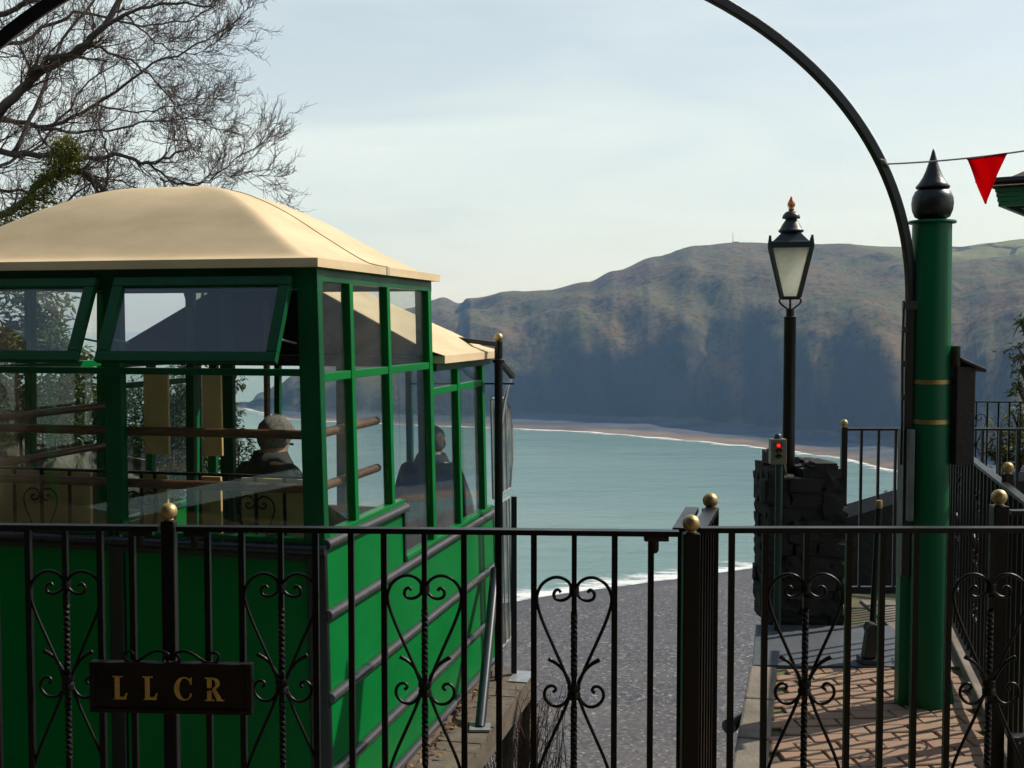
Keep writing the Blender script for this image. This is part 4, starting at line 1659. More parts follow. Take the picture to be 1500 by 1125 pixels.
# moulded rail with the sky's reflection painted in as navy, and dark framed panels below
mb = MB()
rail_pts = [CP(-.01 + 2.12 * i / 20, -.012, .621) for i in range(21)]
mb.tube(rail_pts, .025, 10)
mb.build("front_rail", M_sky_navy, car, smooth='auto')
cpart("front_panel", M_green, (.09, .955, .014, .03, -.7, .6))
cpart("front_panel", M_green, (1.03, 2.01, .014, .03, -.7, .6))
for a, b in ((.0, .088), (.956, 1.029), (2.011, 2.1)):
    cpart("panel_frame", M_blackdull, (a, b, -.004, .03, -.7, .6), bevel=.006)
cpart("panel_frame", M_blackdull, (.089, .9555, .0, .013, .57, .598))
cpart("panel_frame", M_blackdull, (1.0295, 2.0105, .0, .013, .57, .598))

# two top-hung sashes, propped open
tilt = R(25)
for a, b in ((.10, .95), (1.04, 2.0)):
    hz_ = 1.80
    Ls = .405

    def SP(s, l, d, a=a, b=b):
        """l down the sash, d outward from its plane"""
        t = -.012 - l * math.sin(tilt) - d * math.cos(tilt)
        z_ = hz_ - l * math.cos(tilt) + d * math.sin(tilt)
        p = CO + CU * s + CV * t
        return Vector((p.x, p.y, z_))

    def sashbox(mb_, s0, s1, l0, l1, d0, d1):
        return mb_.hexa([SP(s, l, d) for d in (d0, d1) for s, l in ((s1, l1), (s0, l1), (s0, l0), (s1, l0))])
    sr = empty("open_sash", CP((a + b) / 2, -.02, hz_) - Vector(car.location))
    sr.parent = car
    w_ = .052
    mb = MB()
    sashbox(mb, a, b, 0, .045, 0, .032)
    sashbox(mb, a, b, Ls - .048, Ls, 0, .032)
    sashbox(mb, a, a + w_, .045, Ls - .048, 0, .032)
    sashbox(mb, b - w_, b, .045, Ls - .048, 0, .032)
    mb.build("sash_frame", M_greendark, sr, bevel=.004)
    mb = MB()
    sashbox(mb, a + w_ - .003, b - w_ + .003, .043, Ls - .046, .014, .018)
    mb.build("sash_pane", M_sash_glass, sr)
    for s_ in (a + .02, b - .02):
        MB().tube([CP(s_, .03, 1.52), SP(s_, Ls - .12, 0)], .005, 6).build("stay", M_steel, sr)


# right side, upper compartment (t 0..1.62), and lower compartment (t 1.62..2.93)
def side_set(s_in, s_out, glass=True):
    """s_out: outer face; s_in: inner face"""
    lo_, hi_ = min(s_in, s_out), max(s_in, s_out)
    g0 = (lo_ + hi_) / 2
    cpart("header_beam", M_greendark, (lo_, hi_, .061, 1.64, 1.79, 1.846))
    for t0, t1 in ((.385, .43), (.895, .94), (1.575, 1.635)):
        zb = .665 if t0 < 1 else .36
        cpart("window_post", M_green, (lo_, hi_, t0, t1, zb, 1.79), bevel=.003)
    for t0, t1 in ((.056, .384), (.431, .894), (.941, 1.574)):
        cpart("transom", M_green, (lo_ + .003, hi_ - .003, t0, t1, 1.352, 1.39), bevel=.003)
        if glass:
            cpart("window_pane", M_glass, (g0 - .0025, g0 + .0025, t0, t1, 1.391, 1.789))
    if glass:
        cpart("window_pane", M_glass, (g0 - .0025, g0 + .0025, .056, .384, .69, 1.351))
        cpart("window_pane", M_glass, (g0 - .0025, g0 + .0025, .431, .894, .69, 1.351))
        cpart("window_pane", M_glass, (g0 - .0025, g0 + .0025, 1.1, 1.574, .385, 1.351))
        cpart("window_pane", M_glass, (g0 - .0025, g0 + .0025, .941, 1.099, .69, 1.351))
    cpart("window_sill", M_green, (lo_ - .004, hi_ + .004, .056, 1.075, .664, .689), bevel=.003)
    cpart("window_sill", M_green, (lo_ - .004, hi_ + .004, 1.095, 2.9, .36, .384), bevel=.003)
    # lower compartment
    cpart("header_beam", M_greendark, (lo_, hi_, 1.70, 2.93, 1.335, 1.385))
    for t0, t1 in ((2.125, 2.175), (2.70, 2.76)):
        cpart("window_post", M_green, (lo_, hi_, t0, t1, .384, 1.335), bevel=.003)
    for t0, t1 in ((1.636, 2.124), (2.176, 2.699)):
        cpart("transom", M_green, (lo_ + .003, hi_ - .003, t0, t1, 1.2, 1.238), bevel=.003)
        if glass:
            cpart("window_pane", M_glass, (g0 - .0025, g0 + .0025, t0, t1, .385, 1.199))
            cpart("window_pane", M_glass, (g0 - .0025, g0 + .0025, t0, t1, 1.239, 1.334))


side_set(.05, .004)
side_set(2.05, 2.096)
# right side panels
side = cpart("side_panel", M_green, (.012, .03, .03, 2.92, -.7, .345))
cpart("side_panel", M_green, (.012, .03, .03, 1.065, .3455, .662))
cpart("side_panel", M_green, (2.07, 2.088, .03, 2.92, -.7, .345))
cpart("panel_end", M_blackdull, (.002, .034, 1.0655, 1.092, .362, .664), bevel=.003)
cpart("bottom_strip", M_timber, (-.012, .04, .0, 2.92, -.735, -.701))
for z_, t1 in ((.645, 1.085), (.335, 2.93), (-.03, 2.9), (-.37, 2.86), (-.655, 2.8)):
    mb = MB()
    mb.tube([CP(-.002, .004 + (t1 - .004) * i / 12, z_) for i in range(13)], .0235, 12)
    mb.build("half_round_rail", M_moulding, car, smooth='auto')
# rear wall of the upper compartment, inner posts
for s0, s1, mt in ((.05, .09, M_greendark), (1.0, 1.022, M_wood), (1.22, 1.3, M_greendark), (1.47, 1.52, M_greendark), (2.0, 2.05, M_greendark)):
    cpart("window_post", mt, (s0, s1, 1.60, 1.64, -.68, 1.84))
cpart("header_beam", M_greendark, (.05, 2.05, 1.6, 1.64, 1.79, 1.844))
# lower compartment roof with a dark gable towards us
mb = MB()
RT2 = RT


def roof2_h(m_):
    m_ = min(1, m_)
    return .06 * m_ / .1 if m_ < .1 else .06 + .94 * (m_ - .1) / .9


mb = MB()
dome(mb, -.06, 2.16, 1.69, 3.02, 1.425, .56, .045, nu=40, nv=30, gable=True, hfn=roof2_h)
roof2 = mb.build("lower_roof", M_cream, car, smooth='auto')
mb = MB()
pr = [(-.055, 1.425)] + [(-.06 + 2.22 * i / 24, 1.421 + .56 * roof2_h(min(i, 24 - i) / 12)) for i in range(1, 24)] + [(2.155, 1.425)]
vs_ = [(CO + CU * s + CV * 1.676 + Vector((0, 0, z_))) for s, z_ in pr] + [(CO + CU * s + CV * 1.689 + Vector((0, 0, z_))) for s, z_ in pr]
n = len(pr)
mb.add(vs_, [tuple(range(n)), tuple(range(2 * n - 1, n - 1, -1))] + [(i, (i + 1) % n, (i + 1) % n + n, i + n) for i in range(n)])
mb.build("gable", paint("dark_gable", (.008, .011, .018), .5, .3, 5, spec=.2), car)
cpart("gable_beam", M_blackdull, (.055, 2.045, 1.645, 1.675, 1.36, 1.42))
# floor, far end wall, doors, hand rails
cpart("floor", M_floor, (.04, 2.06, .035, 3.55, -.7, -.66))
for z_ in (1.115, .875):
    for (sa, ta, sb, tb) in ((.075, .1, .075, .885), (2.02, .06, 2.02, 1.55), (.12, .085, 1.99, .085)):
        mb = MB()
        mb.tube([CP(sa + (sb - sa) * i / 6, ta + (tb - ta) * i / 6, z_) for i in range(7)], .021, 12)
        mb.build("hand_rail", M_wood, car, smooth='auto')
for s0, s1 in ((.05, .11), (.55, .59), (1.03, 1.09), (1.51, 1.55), (1.99, 2.05)):
    cpart("window_post", M_greendark, (s0, s1, 2.88, 2.92, -.66, 1.38))
cpart("end_panel", M_green, (.05, 2.05, 2.885, 2.915, -.66, .34))
for a, b in ((1.15, 1.95),):
    cpart("bench_seat", M_wood, (a, b, 2.5, 2.84, -.26, -.22), (a + .05, a + .1, 2.55, 2.8, -.66, -.26), (b - .1, b - .05, 2.55, 2.8, -.66, -.26), (a, b, 2.80, 2.84, -.22, .2))
M_tan_reflect = paint("tan_reflection_paint", (.85, .56, .24), .6, .2, 8)  # tan boards stand in for sunlit reflections in the front glass
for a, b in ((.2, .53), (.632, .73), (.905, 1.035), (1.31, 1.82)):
    cpart("tan_reflection_low", M_tan_reflect, (a, b, .3, .32, .35, .885), bevel=.004)
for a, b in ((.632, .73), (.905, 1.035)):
    cpart("tan_reflection_high", M_tan_reflect, (a, b, .322, .34, .98, 1.37), bevel=.004)
cpart("inner_rail", M_black, (.15, 1.95, .255, .28, .893, .906))
for s_ in (.16, .30, .58, .72, .95, 1.15, 1.40, 1.70, 1.92):
    cpart("inner_bar", M_black, (s_ - .006, s_ + .006, .262, .274, .1, .893))
yawc = math.atan2(-CU.y, -CU.x)
for s_ in (.44, 1.02, 1.55):
    cpart("inner_bar", M_black, (s_ - .006, s_ + .006, .262, .274, .1, .893))
    for key in ('heart1', 'heart-1', 'leaf1', 'leaf-1', 'curl1', 'curl-1'):
        o_ = link("inner_scroll", scroll_meshes()[key], car)
        o_.location = CP(s_, .258, .52) - Vector(car.location)
        o_.rotation_euler = (0, 0, yawc)
# driver's end platform: curved clear screens, tube hoop, black frame
M_poly = glass_mat("cloudy_plastic_screen", (.62, .68, .66), .55, .06)


def scr(mb_, poly, s):
    n_ = len(poly)
    vs_ = [CP(s, t, z_) for t, z_ in poly] + [CP(s + .006, t, z_) for t, z_ in poly]
    mb_.add(vs_, [tuple(range(n_)), tuple(range(2 * n_ - 1, n_ - 1, -1))] + [(i, i + n_, (i + 1) % n_ + n_, (i + 1) % n_) for i in range(n_)])
    return mb_


upper = [(2.95, .42), (3.45, .42), (3.52, .6), (3.53, .85), (3.47, 1.0), (3.36, 1.08), (2.95, 1.1)]
lower = [(2.95, -.65), (3.40, -.65), (3.40, .36), (2.95, .36)]
scr(MB(), upper, .01).build("screen", M_poly, car)
scr(MB(), lower, .012).build("screen", M_poly, car)
for pth, nm in ((upper, "screen_rim"), (lower, "screen_rim")):
    mb = MB()
    ring = [CP(.012, t, z_) for t, z_ in pth] + [CP(.012, *pth[0])]
    for a_, b_ in zip(ring, ring[1:]):
        mb.tube([a_, b_], .009, 6)
    mb.build(nm, M_steel, car)
for t in (3.08, 3.2, 3.32):
    MB().tube([CP(.004, t, .43), CP(.004, t, 1.09)], .005, 6).build("screen_rib", M_steel, car)
    MB().tube([CP(.006, t - .02, -.64), CP(.006, t - .02, .35)], .005, 6).build("screen_rib", M_steel, car)
hoop = [at(752, 551, 8.2), at(746, 562, 8.16), at(740, 585, 8.12), at(735.5, 615, 8.08), at(732.5, 650, 8.05), at(731, 700, 8.03), at(731, 760, 8.02)]
MB().tube(smooth_path(hoop, 5), .0135, 10).build("tube_hoop", paint("bare_steel_tube", (.5, .47, .46), .22, .3, 20, metallic=.9), car, smooth=True)

# boarded walkway beside the car
wk = empty("boardwalk", CP(-.2, 1.4, -.76))
tag(wk, "narrow timber boardwalk beside the green carriage side", "boardwalk")
nP = 22
for i in range(nP):
    t0 = -.2 + 3.1 * i / nP
    t1 = -.2 + 3.1 * (i + 1) / nP - .006
    mb = MB()
    dz = random.uniform(-.003, .003)
    mb.hexa([CO + CU * s + CV * t + Vector((0, 0, z_ + dz)) for z_ in (-.765, -.738) for s, t in ((.02, t0), (-.325, t0), (-.325, t1), (.02, t1))])
    mb.build("plank", M_timber, wk)
mb = MB()
mb.hexa([CO + CU * s + CV * t + Vector((0, 0, z_)) for z_ in (-.9, -.7665) for s, t in ((-.28, -.2), (-.318, -.2), (-.318, 2.88), (-.28, 2.88))])
mb.build("edge_beam", M_timber, wk)
for t in (.3, 1.3, 2.3, 2.8):
    p = CO + CU * -.29 + CV * t
    MB().tube([p + Vector((0, 0, -.89)), p + Vector((-.1, 0, ground_z(p.x, p.y) - .3))], .04, 8).build("support_leg", M_timber, wk)
mb = MB()
mb.hexa([CO + CU * s + CV * t + Vector((0, 0, z_)) for z_ in (-.737, -.73) for s, t in ((-.2, 2.62), (-.33, 2.62), (-.33, 2.86), (-.2, 2.86))])
mb.build("end_plate", M_steel, wk)

# tall gold-balled frame at the lower end of the car
W_ = lambda s, t, z_: CO + CU * s + CV * t + Vector((0, 0, z_))
fr_ = empty("end_frame", W_(-.13, 2.66, -.735))
tag(fr_, "tall black post and frame with gold ball at the far corner of the car", "frame", "gold-balled posts")
ptop = at(724.5, 500, W_(-.13, 2.66, 0).y)
pbase = W_(-.13, 2.66, -.735)
ptop = Vector((pbase.x, pbase.y, ptop.z))
MB().tube([pbase, ptop], .027, 14).build("post", M_black, fr_, smooth='auto')
MB().ball(ptop + Vector((0, 0, .027)), .028).build("ball", M_gold, fr_, smooth=True)
MB().lathe([(.04, 0), (.04, .02), (.03, .028)], tuple(ptop - Vector((0, 0, .14))), 14).build("collar", M_black, fr_, smooth='auto')
MB().bar(ptop - Vector((0, 0, .02)), at(640, 493, ptop.y + .25), .03, .03).build("top_bar", M_black, fr_)
MB().bar(ptop - Vector((0, 0, .12)), at(751, 552, ptop.y + .4), .03, .03).build("brace", M_black, fr_)
MB().bar(at(600, 562, ptop.y + .35), at(753, 562, ptop.y + .4), .012, .012).build("tie_bar", M_black, fr_)
b0 = at(703, 1066, 6.62)
b0.z = -.735
b1 = Vector((pbase.x - .02, pbase.y - .05, at(722, 832, pbase.y).z))
MB().tube([b0, b1], .031, 12).build("raking_strut", M_pipe, fr_, smooth='auto')
MB().box(b0.x - .06, b0.x + .06, b0.y - .06, b0.y + .06, -.736, -.724).build("strut_foot", M_steel, fr_)
sp2 = W_(-.2, 2.8, -.73)
MB().box(sp2.x - .019, sp2.x + .019, sp2.y - .019, sp2.y + .019, -.729, .46).build("short_post", M_black, fr_, bevel=.003)

# dead leaves along the foot of the car
lf = MB()
for i in range(230):
    t = random.uniform(.2, 2.4)
    s = random.gauss(-.05, .05)
    p = W_(s, t, -.73 + abs(random.gauss(0, .025)))
    a = random.uniform(0, 6.28)
    r_ = random.uniform(.012, .03)
    d1 = Vector((math.cos(a), math.sin(a), random.uniform(-.6, .6))) * r_
    d2 = Vector((-math.sin(a), math.cos(a), random.uniform(-.6, .6))) * r_ * .6
    up_ = Vector((0, 0, .012))
    lf.add([p - d1, p + d2 + up_, p + d1, p - d2 + up_ * .3], [(0, 1, 2), (0, 2, 3)])
o = lf.build("dead_leaves", leaf_mat("dead_leaf", (.2, .1, .04), (.32, .2, .1), .15, 30))
struct(o, 'stuff')

# =====================================================================================================
#  PEOPLE in the car (seen from behind, through the glass)
# =====================================================================================================
def person(label, x, y, zfloor, yaw_, coat, hair, skin=(.5, .29, .2), hat=False, h=1.7):
    root = empty("person", (x, y, zfloor))
    root.rotation_euler = (0, 0, yaw_)
    tag(root, label, "person", "passengers in the car")
    k = h / 1.7
    # skinned skeleton; local +Y is where the person faces
    J = {'pelvis': (0, 0, .93), 'waist': (0, .0, 1.08), 'chest': (0, -.01, 1.28), 'neckb': (0, -.01, 1.43), 'neck': (0, .015, 1.47), 'skull': (0, .04, 1.555), 'crown': (0, .03, 1.63)}
    rad = {'pelvis': (.16, .12), 'waist': (.15, .11), 'chest': (.185, .125), 'neckb': (.115, .09), 'neck': (.06, .062), 'skull': (.082, .102), 'crown': (.066, .08)}
    edges = [('pelvis', 'waist'), ('waist', 'chest'), ('chest', 'neckb'), ('neckb', 'neck'), ('neck', 'skull'), ('skull', 'crown')]
    for s_, n_ in ((-1, 'l'), (1, 'r')):
        J.update({'sh' + n_: (s_ * .172, -.01, 1.355), 'el' + n_: (s_ * .225, .03, 1.09), 'wr' + n_: (s_ * .18, .22, 1.03), 'ha' + n_: (s_ * .165, .30, 1.04),
                  'hip' + n_: (s_ * .1, 0, .88), 'kn' + n_: (s_ * .11, .02, .48), 'an' + n_: (s_ * .12, -.02, .08), 'to' + n_: (s_ * .13, .14, .04)})
        rad.update({'sh' + n_: (.07, .07), 'el' + n_: (.052, .052), 'wr' + n_: (.036, .036), 'ha' + n_: (.042, .025), 'hip' + n_: (.1, .1), 'kn' + n_: (.066, .066), 'an' + n_: (.046, .046), 'to' + n_: (.045, .032)})
        edges += [('chest', 'sh' + n_), ('sh' + n_, 'el' + n_), ('el' + n_, 'wr' + n_), ('wr' + n_, 'ha' + n_), ('pelvis', 'hip' + n_), ('hip' + n_, 'kn' + n_), ('kn' + n_, 'an' + n_), ('an' + n_, 'to' + n_)]
    names = list(J)

    def skin_obj(nm, keep, grow, mat, parent):
        ks = [n_ for n_ in names if n_ in keep]
        me = bpy.data.meshes.new(nm)
        me.from_pydata([tuple(Vector(J[n_]) * k) for n_ in ks], [(ks.index(a), ks.index(b)) for a, b in edges if a in ks and b in ks], [])
        o_ = link(nm, me, parent)
        sk = o_.modifiers.new("skin", 'SKIN')
        sk.use_smooth_shade = True
        ld = me.skin_vertices[0].data if me.skin_vertices else None
        if ld is None:
            bpy.context.view_layer.objects.active = o_
            ld = me.skin_vertices[0].data
        for i, n_ in enumerate(ks):
            r_ = rad[n_]
            ld[i].radius = (r_[0] * k + grow, r_[1] * k + grow)
            ld[i].use_root = (n_ == 'pelvis' or (i == 0))
        sb = o_.modifiers.new("sub", 'SUBSURF')
        sb.levels = 2
        sb.render_levels = 2
        me.materials.append(mat)
        return o_
    skm = paint("skin", skin, .5, .1, 10)
    body = skin_obj("body", set(names), 0.0, skm, root)
    cm = paint("coat_cloth", coat, .85, .25, 14, .3, 90)
    skin_obj("coat", {'pelvis', 'waist', 'chest', 'neckb', 'shl', 'shr', 'ell', 'elr', 'wrl', 'wrr', 'hipl', 'hipr'}, .02, cm, root)
    tm = paint("trouser_cloth", (.03, .03, .04), .85, .2, 10)
    skin_obj("trousers", {'pelvis', 'hipl', 'hipr', 'knl', 'knr', 'anl', 'anr'}, .015, tm, root)
    # collar
    MB().lathe([(.09 * k, 1.425 * k), (.086 * k, 1.47 * k), (.078 * k, 1.5 * k), (.07 * k, 1.495 * k)], (0, -.002, 0), 18).mesh
    c_ = MB().lathe([(.15, 1.38 * k), (.115, 1.44 * k), (.092, 1.49 * k), (.075, 1.475 * k)], (0, .0, 0), 18)
    co = link("collar", c_.mesh("collar", cm, True), root)
    # hair or cap over the skull
    hm = paint("hair" if not hat else "cap_cloth", hair, .8, .6, 90, 1.0, 220, stretch=(1, 1, .25))
    hb = MB()

    def hf(a, b):
        th = a * 2 * math.pi
        ph = -.8 + b * (math.pi / 2 + .8)
        face = max(0, math.sin(th))             # leave the face free
        ph = max(ph, -.8 + face * 1.4)
        n_ = .009 * noise.noise(Vector((math.cos(th) * 7, math.sin(th) * 7, b * 9)))
        rx, ry, rz_ = .086 + n_, .108 + n_, .104 + n_
        return Vector((rx * math.cos(th) * math.cos(ph), .034 + ry * math.sin(th) * math.cos(ph), 1.573 + rz_ * math.sin(ph))) * k
    hb.grid(hf, 28, 12)
    link("flat_cap" if hat else "hair", hb.mesh("hair", hm, True), root)
    # face and ears
    for s_ in (-1, 1):
        fm = MB()
        fm.lathe([(.004, -.024), (.012, -.02), (.016, 0), (.014, .018), (.005, .026)], (s_ * .08 * k, .03 * k, 1.57 * k), 8)
        link("ear", fm.mesh("ear", skm, True), root)
    nb_ = MB().hexa([Vector(p_) * k for p_ in ((-.016, .12, 1.545), (.016, .13, 1.545), (.006, .16, 1.548), (-.006, .16, 1.548), (-.008, .13, 1.59), (.008, .13, 1.59), (.004, .138, 1.59), (-.004, .138, 1.59))])
    link("nose", nb_.mesh("nose", skm, True), root)
    for s_ in (-1, 1):
        em = MB()
        em.ball(tuple(Vector((s_ * .032, .128, 1.585)) * k), .012 * k, 10, 6)
        link("eye", em.mesh("eye", paint("eye_white", (.5, .48, .45), .2), True), root)
    mo = MB().hexa([Vector(p_) * k for p_ in ((-.025, .13, 1.51), (.025, .13, 1.51), (.025, .138, 1.511), (-.025, .138, 1.511), (-.02, .13, 1.522), (.02, .13, 1.522), (.02, .139, 1.521), (-.02, .139, 1.521))])
    link("mouth", mo.mesh("mouth", paint("lips", (.35, .14, .12), .5), True), root)
    # hands: palm with five bent fingers
    for s_, n_ in ((-1, 'l'), (1, 'r')):
        base = Vector(J['ha' + n_]) * k
        for f_ in range(4):
            o2 = base + Vector(((f_ - 1.5) * .019, .03, 0))
            Lf = (.07, .08, .076, .06)[f_]
            hmb = MB()
            hmb.tube([o2, o2 + Vector((0, Lf * .4, .004)), o2 + Vector((0, Lf * .75, -.014)), o2 + Vector((0, Lf * .85, -.038))], [.0095, .009, .0085, .007], 6)
            link("finger", hmb.mesh("finger", skm, True), root)
        hmb = MB()
        o2 = base + Vector((-s_ * .035, -.01, 0))
        hmb.tube([o2, o2 + Vector((-s_ * .022, .03, -.008)), o2 + Vector((-s_ * .022, .055, -.022))], [.011, .01, .008], 6)
        link("thumb", hmb.mesh("thumb", skm, True), root)
    return root


p1 = at(396, 645, 6.35)
person("grey-haired passenger in a dark green coat, seen from behind through the front window", p1.x, p1.y, -.66, R(-38), (.03, .035, .03), (.3, .28, .25), h=1.79)
p2 = at(632, 650, 7.5)
person("passenger in a navy coat and brown cap, seen from behind through the side windows", p2.x, p2.y, -.66, R(-12), (.02, .024, .04), (.24, .16, .11), hat=True, h=1.63)

# =====================================================================================================
#  VEGETATION
# =====================================================================================================
M_bark = paint("bare_bark", (.085, .068, .053), .85, .4, 8, .6, 30, col2=(.04, .032, .026))
M_twig = paint("twigs", (.095, .06, .046), .85, .3, 10)
rnd = random.Random(5)


def grow(mb_, p, d, L, r, lvl, maxl, curl):
    """a wandering branch with side shoots; up-curling tips"""
    n_ = (7, 6, 5, 4, 3)[min(lvl, 4)]
    pts_ = [p.copy()]
    rads = [r]
    dd = d.normalized()
    cur = p.copy()
    kids = []
    for i in range(n_):
        wob = Vector((rnd.uniform(-1, 1), rnd.uniform(-1, 1), rnd.uniform(-1, 1))) * (.30 if lvl < 2 else .34)
        dd = (dd + wob + Vector((0, 0, curl))).normalized()
        cur = cur + dd * (L / n_)
        pts_.append(cur.copy())
        rads.append(r * (1 - .75 * (i + 1) / n_))
        kids.append((cur.copy(), dd.copy(), rads[-1], i))
    mb_.tube(pts_, [max(x, .0016) for x in rads], 5 if lvl < 2 else 3, caps=False)
    if lvl >= maxl:
        return
    for (c_, d_, r_, i) in kids:
        for _ in range((2, 2, 2, 2)[min(lvl, 3)] if i > 0 or lvl > 0 else 1):
            if rnd.random() < (.57 if lvl < 2 else .66):
                ax = Vector((rnd.uniform(-1, 1), rnd.uniform(-1, 1), rnd.uniform(-1, 1))).normalized()
                q_ = Quaternion(ax, rnd.uniform(.5, 1.05))
                nd = q_ @ d_
                nd.y *= .7
                grow(mb_, c_, nd, L * rnd.uniform(.36, .6), max(r_ * .6, .0027), lvl + 1, maxl, curl * 1.05 + .02)


tree = empty("bare_tree", (-6.3, 12.5, .2))
tag(tree, "big leafless tree with tangled twigs rising behind the car's roof", "tree")
TY = 12.5
limbs = [  # photo-plane control points (px, py, distance), start radius, end radius
    ([(-190, 700, 12.6), (-170, 480, 12.5), (-150, 330, 12.4), (-120, 200, 12.3), (-90, 60, 12.3), (-40, -90, 12.3)], .30, .10),
    ([(-150, 330, 12.4), (-60, 230, 12.0), (0, 165, 11.8), (50, 110, 11.7), (120, 70, 11.8), (200, -20, 12.0), (260, -120, 12.2)], .13, .03),
    ([(0, 165, 11.8), (40, 120, 11.7), (60, 95, 11.6), (130, 62, 11.4), (190, 20, 11.3), (260, 5, 11.2), (330, 10, 11.1)], .075, .012),
    ([(-120, 250, 12.3), (-40, 190, 12.6), (10, 175, 12.8), (70, 185, 12.9), (140, 155, 12.9), (240, 95, 13.0), (330, 58, 13.0), (395, 14, 13.0)], .07, .006),
    ([(-150, 300, 12.4), (-60, 232, 12.2), (20, 225, 12.1), (100, 232, 12.0), (170, 228, 11.9), (230, 240, 11.8), (285, 222, 11.7)], .085, .014),
    ([(230, 238, 11.8), (262, 262, 11.8), (310, 268, 11.7), (360, 245, 11.6), (425, 205, 11.5)], .026, .005),
    ([(250, 262, 11.8), (320, 268, 11.8), (370, 255, 11.8), (440, 258, 11.8)], .016, .004),
    ([(-160, 420, 12.5), (-60, 350, 12.0), (20, 310, 11.7), (70, 262, 11.5), (120, 250, 11.4), (165, 285, 11.4), (200, 300, 11.5)], .085, .03),
    ([(-90, 60, 12.3), (-20, 30, 12.0), (40, 5, 11.8), (120, -40, 11.6), (220, -70, 11.5)], .07, .02),
    ([(130, 62, 11.4), (170, 80, 11.6), (220, 100, 11.8), (270, 150, 12.0), (300, 205, 12.1), (262, 200, 12.1)], .03, .006),
    ([(100, 232, 12.0), (130, 262, 12.2), (155, 280, 12.3), (160, 215, 12.3), (148, 185, 12.4)], .04, .012),
    ([(20, 225, 12.1), (60, 140, 12.4), (90, 60, 12.6), (150, -10, 12.8), (200, -80, 13)], .045, .012),
    ([(140, 155, 12.9), (210, 165, 13), (290, 150, 13.1), (350, 140, 13.1)], .022, .004),
    ([(60, 190, 12.2), (130, 195, 12.0), (220, 180, 11.9), (300, 175, 11.8), (350, 190, 11.8)], .03, .004),
    ([(190, 20, 11.3), (240, 60, 11.4), (300, 80, 11.5), (345, 60, 11.5)], .02, .004),
    ([(-60, 280, 12.2), (30, 280, 12.4), (90, 300, 12.6), (150, 262, 12.7), (240, 280, 12.8), (330, 285, 12.8)], .035, .005),
    ([(-150, 150, 12.4), (-60, 90, 12.8), (30, 60, 13.0), (110, 20, 13.2), (200, 35, 13.2), (290, 30, 13.2), (340, 5, 13.2)], .06, .006),
    ([(-100, 300, 12.3), (-20, 255, 12.8), (60, 210, 13.2), (130, 120, 13.4), (230, 60, 13.5)], .05, .006),
]
tm_, cm_ = MB(), MB()
for li, (cp_, r0, r1) in enumerate(limbs):
    path = smooth_path([at(c[0] if c[0] < 120 else 120 + (c[0] - 120) * .88, c[1], c[2]) for c in cp_], 5)
    n_ = len(path)
    for i in range(1, n_ - 1):
        path[i] = path[i] + Vector((rnd.uniform(-1, 1), rnd.uniform(-1, 1), rnd.uniform(-1, 1))) * .025
    if li:
        r0, r1 = r0 * .62, r1 * .7
    rads = [r0 + (r1 - r0) * (i / (n_ - 1)) ** .7 for i in range(n_)]
    tm_.tube(path, rads, 8 if r0 > .05 else 6)
    if li == 0:
        continue
    for i in range(2, n_):
        frac = i / n_
        for _ in range(2):
            if rnd.random() < .34 + .25 * frac:
                d = (path[i] - path[i - 1]).normalized()
                ax = Vector((rnd.uniform(-.5, .5), rnd.uniform(-1, 1), rnd.uniform(-.5, .5))).normalized()
                nd = Quaternion(ax, rnd.choice((-1, 1)) * rnd.uniform(.3, 1.0)) @ d
                nd.x += .04
                grow(cm_, path[i], nd, rnd.uniform(.36, .78) * (1 - .5 * frac), max(min(rads[i] * .45, .010), .0038), 1, 3, .06)
    d = (path[-1] - path[-3]).normalized()
    grow(cm_, path[-1], d, rnd.uniform(.12, .22), max(r1 * .7, .0035), 1, 3, .05)
tm_.build("trunk", M_bark, tree, smooth=True)
cm_.build("crown", M_twig, tree)


def leaves(mb_, c, rad_, n_, size, rg, squash=(1, 1, 1), droop=.2):
    for _ in range(n_):
        while True:
            v_ = Vector((rg.uniform(-1, 1), rg.uniform(-1, 1), rg.uniform(-1, 1)))
            if .25 < v_.length < 1:
                break
        p = Vector(c) + Vector((v_.x * rad_ * squash[0], v_.y * rad_ * squash[1], v_.z * rad_ * squash[2]))
        a = rg.uniform(0, 6.283)
        e = rg.uniform(-.9, .6) - droop
        d = Vector((math.cos(a) * math.cos(e), math.sin(a) * math.cos(e), math.sin(e)))
        sd = d.cross(Vector((rg.uniform(-.5, .5), rg.uniform(-.5, .5), 1))).normalized()
        L = size * rg.uniform(.6, 1.25)
        w_ = L * .36
        nn = sd.cross(d) * L * .1
        mb_.add([p, p + d * L * .45 + sd * w_ * .5 - nn, p + d * L, p + d * L * .45 - sd * w_ * .5 - nn, p + d * L * .5 + nn * .4],
                [(0, 1, 4), (1, 2, 4), (2, 3, 4), (3, 0, 4)])


# ivy on one limb
iv = MB()
rg = random.Random(3)
ivp = smooth_path([at(*c) for c in ((-10, 345, 11.6), (40, 310, 11.55), (72, 265, 11.4), (98, 235, 11.3), (104, 214, 11.25))], 6)
for i, p in enumerate(ivp):
    leaves(iv, p + Vector((0, -.05, 0)), .12 + .06 * rg.random(), 110, .055, rg)
for p in (at(105, 262, 11.3), at(85, 290, 11.4), at(112, 245, 11.3), at(95, 300, 11.4)):
    leaves(iv, p, .10, 40, .045, rg)
iv.build("ivy", leaf_mat("ivy_leaf", (.12, .15, .018), (.22, .21, .03), .4, 5), tree)

M_laurel = leaf_mat("laurel_leaf", (.055, .10, .018), (.17, .17, .03), .35, 2.5)
M_dark_ev = leaf_mat("dark_evergreen_leaf", (.025, .055, .014), (.06, .09, .02), .3, 2.5)


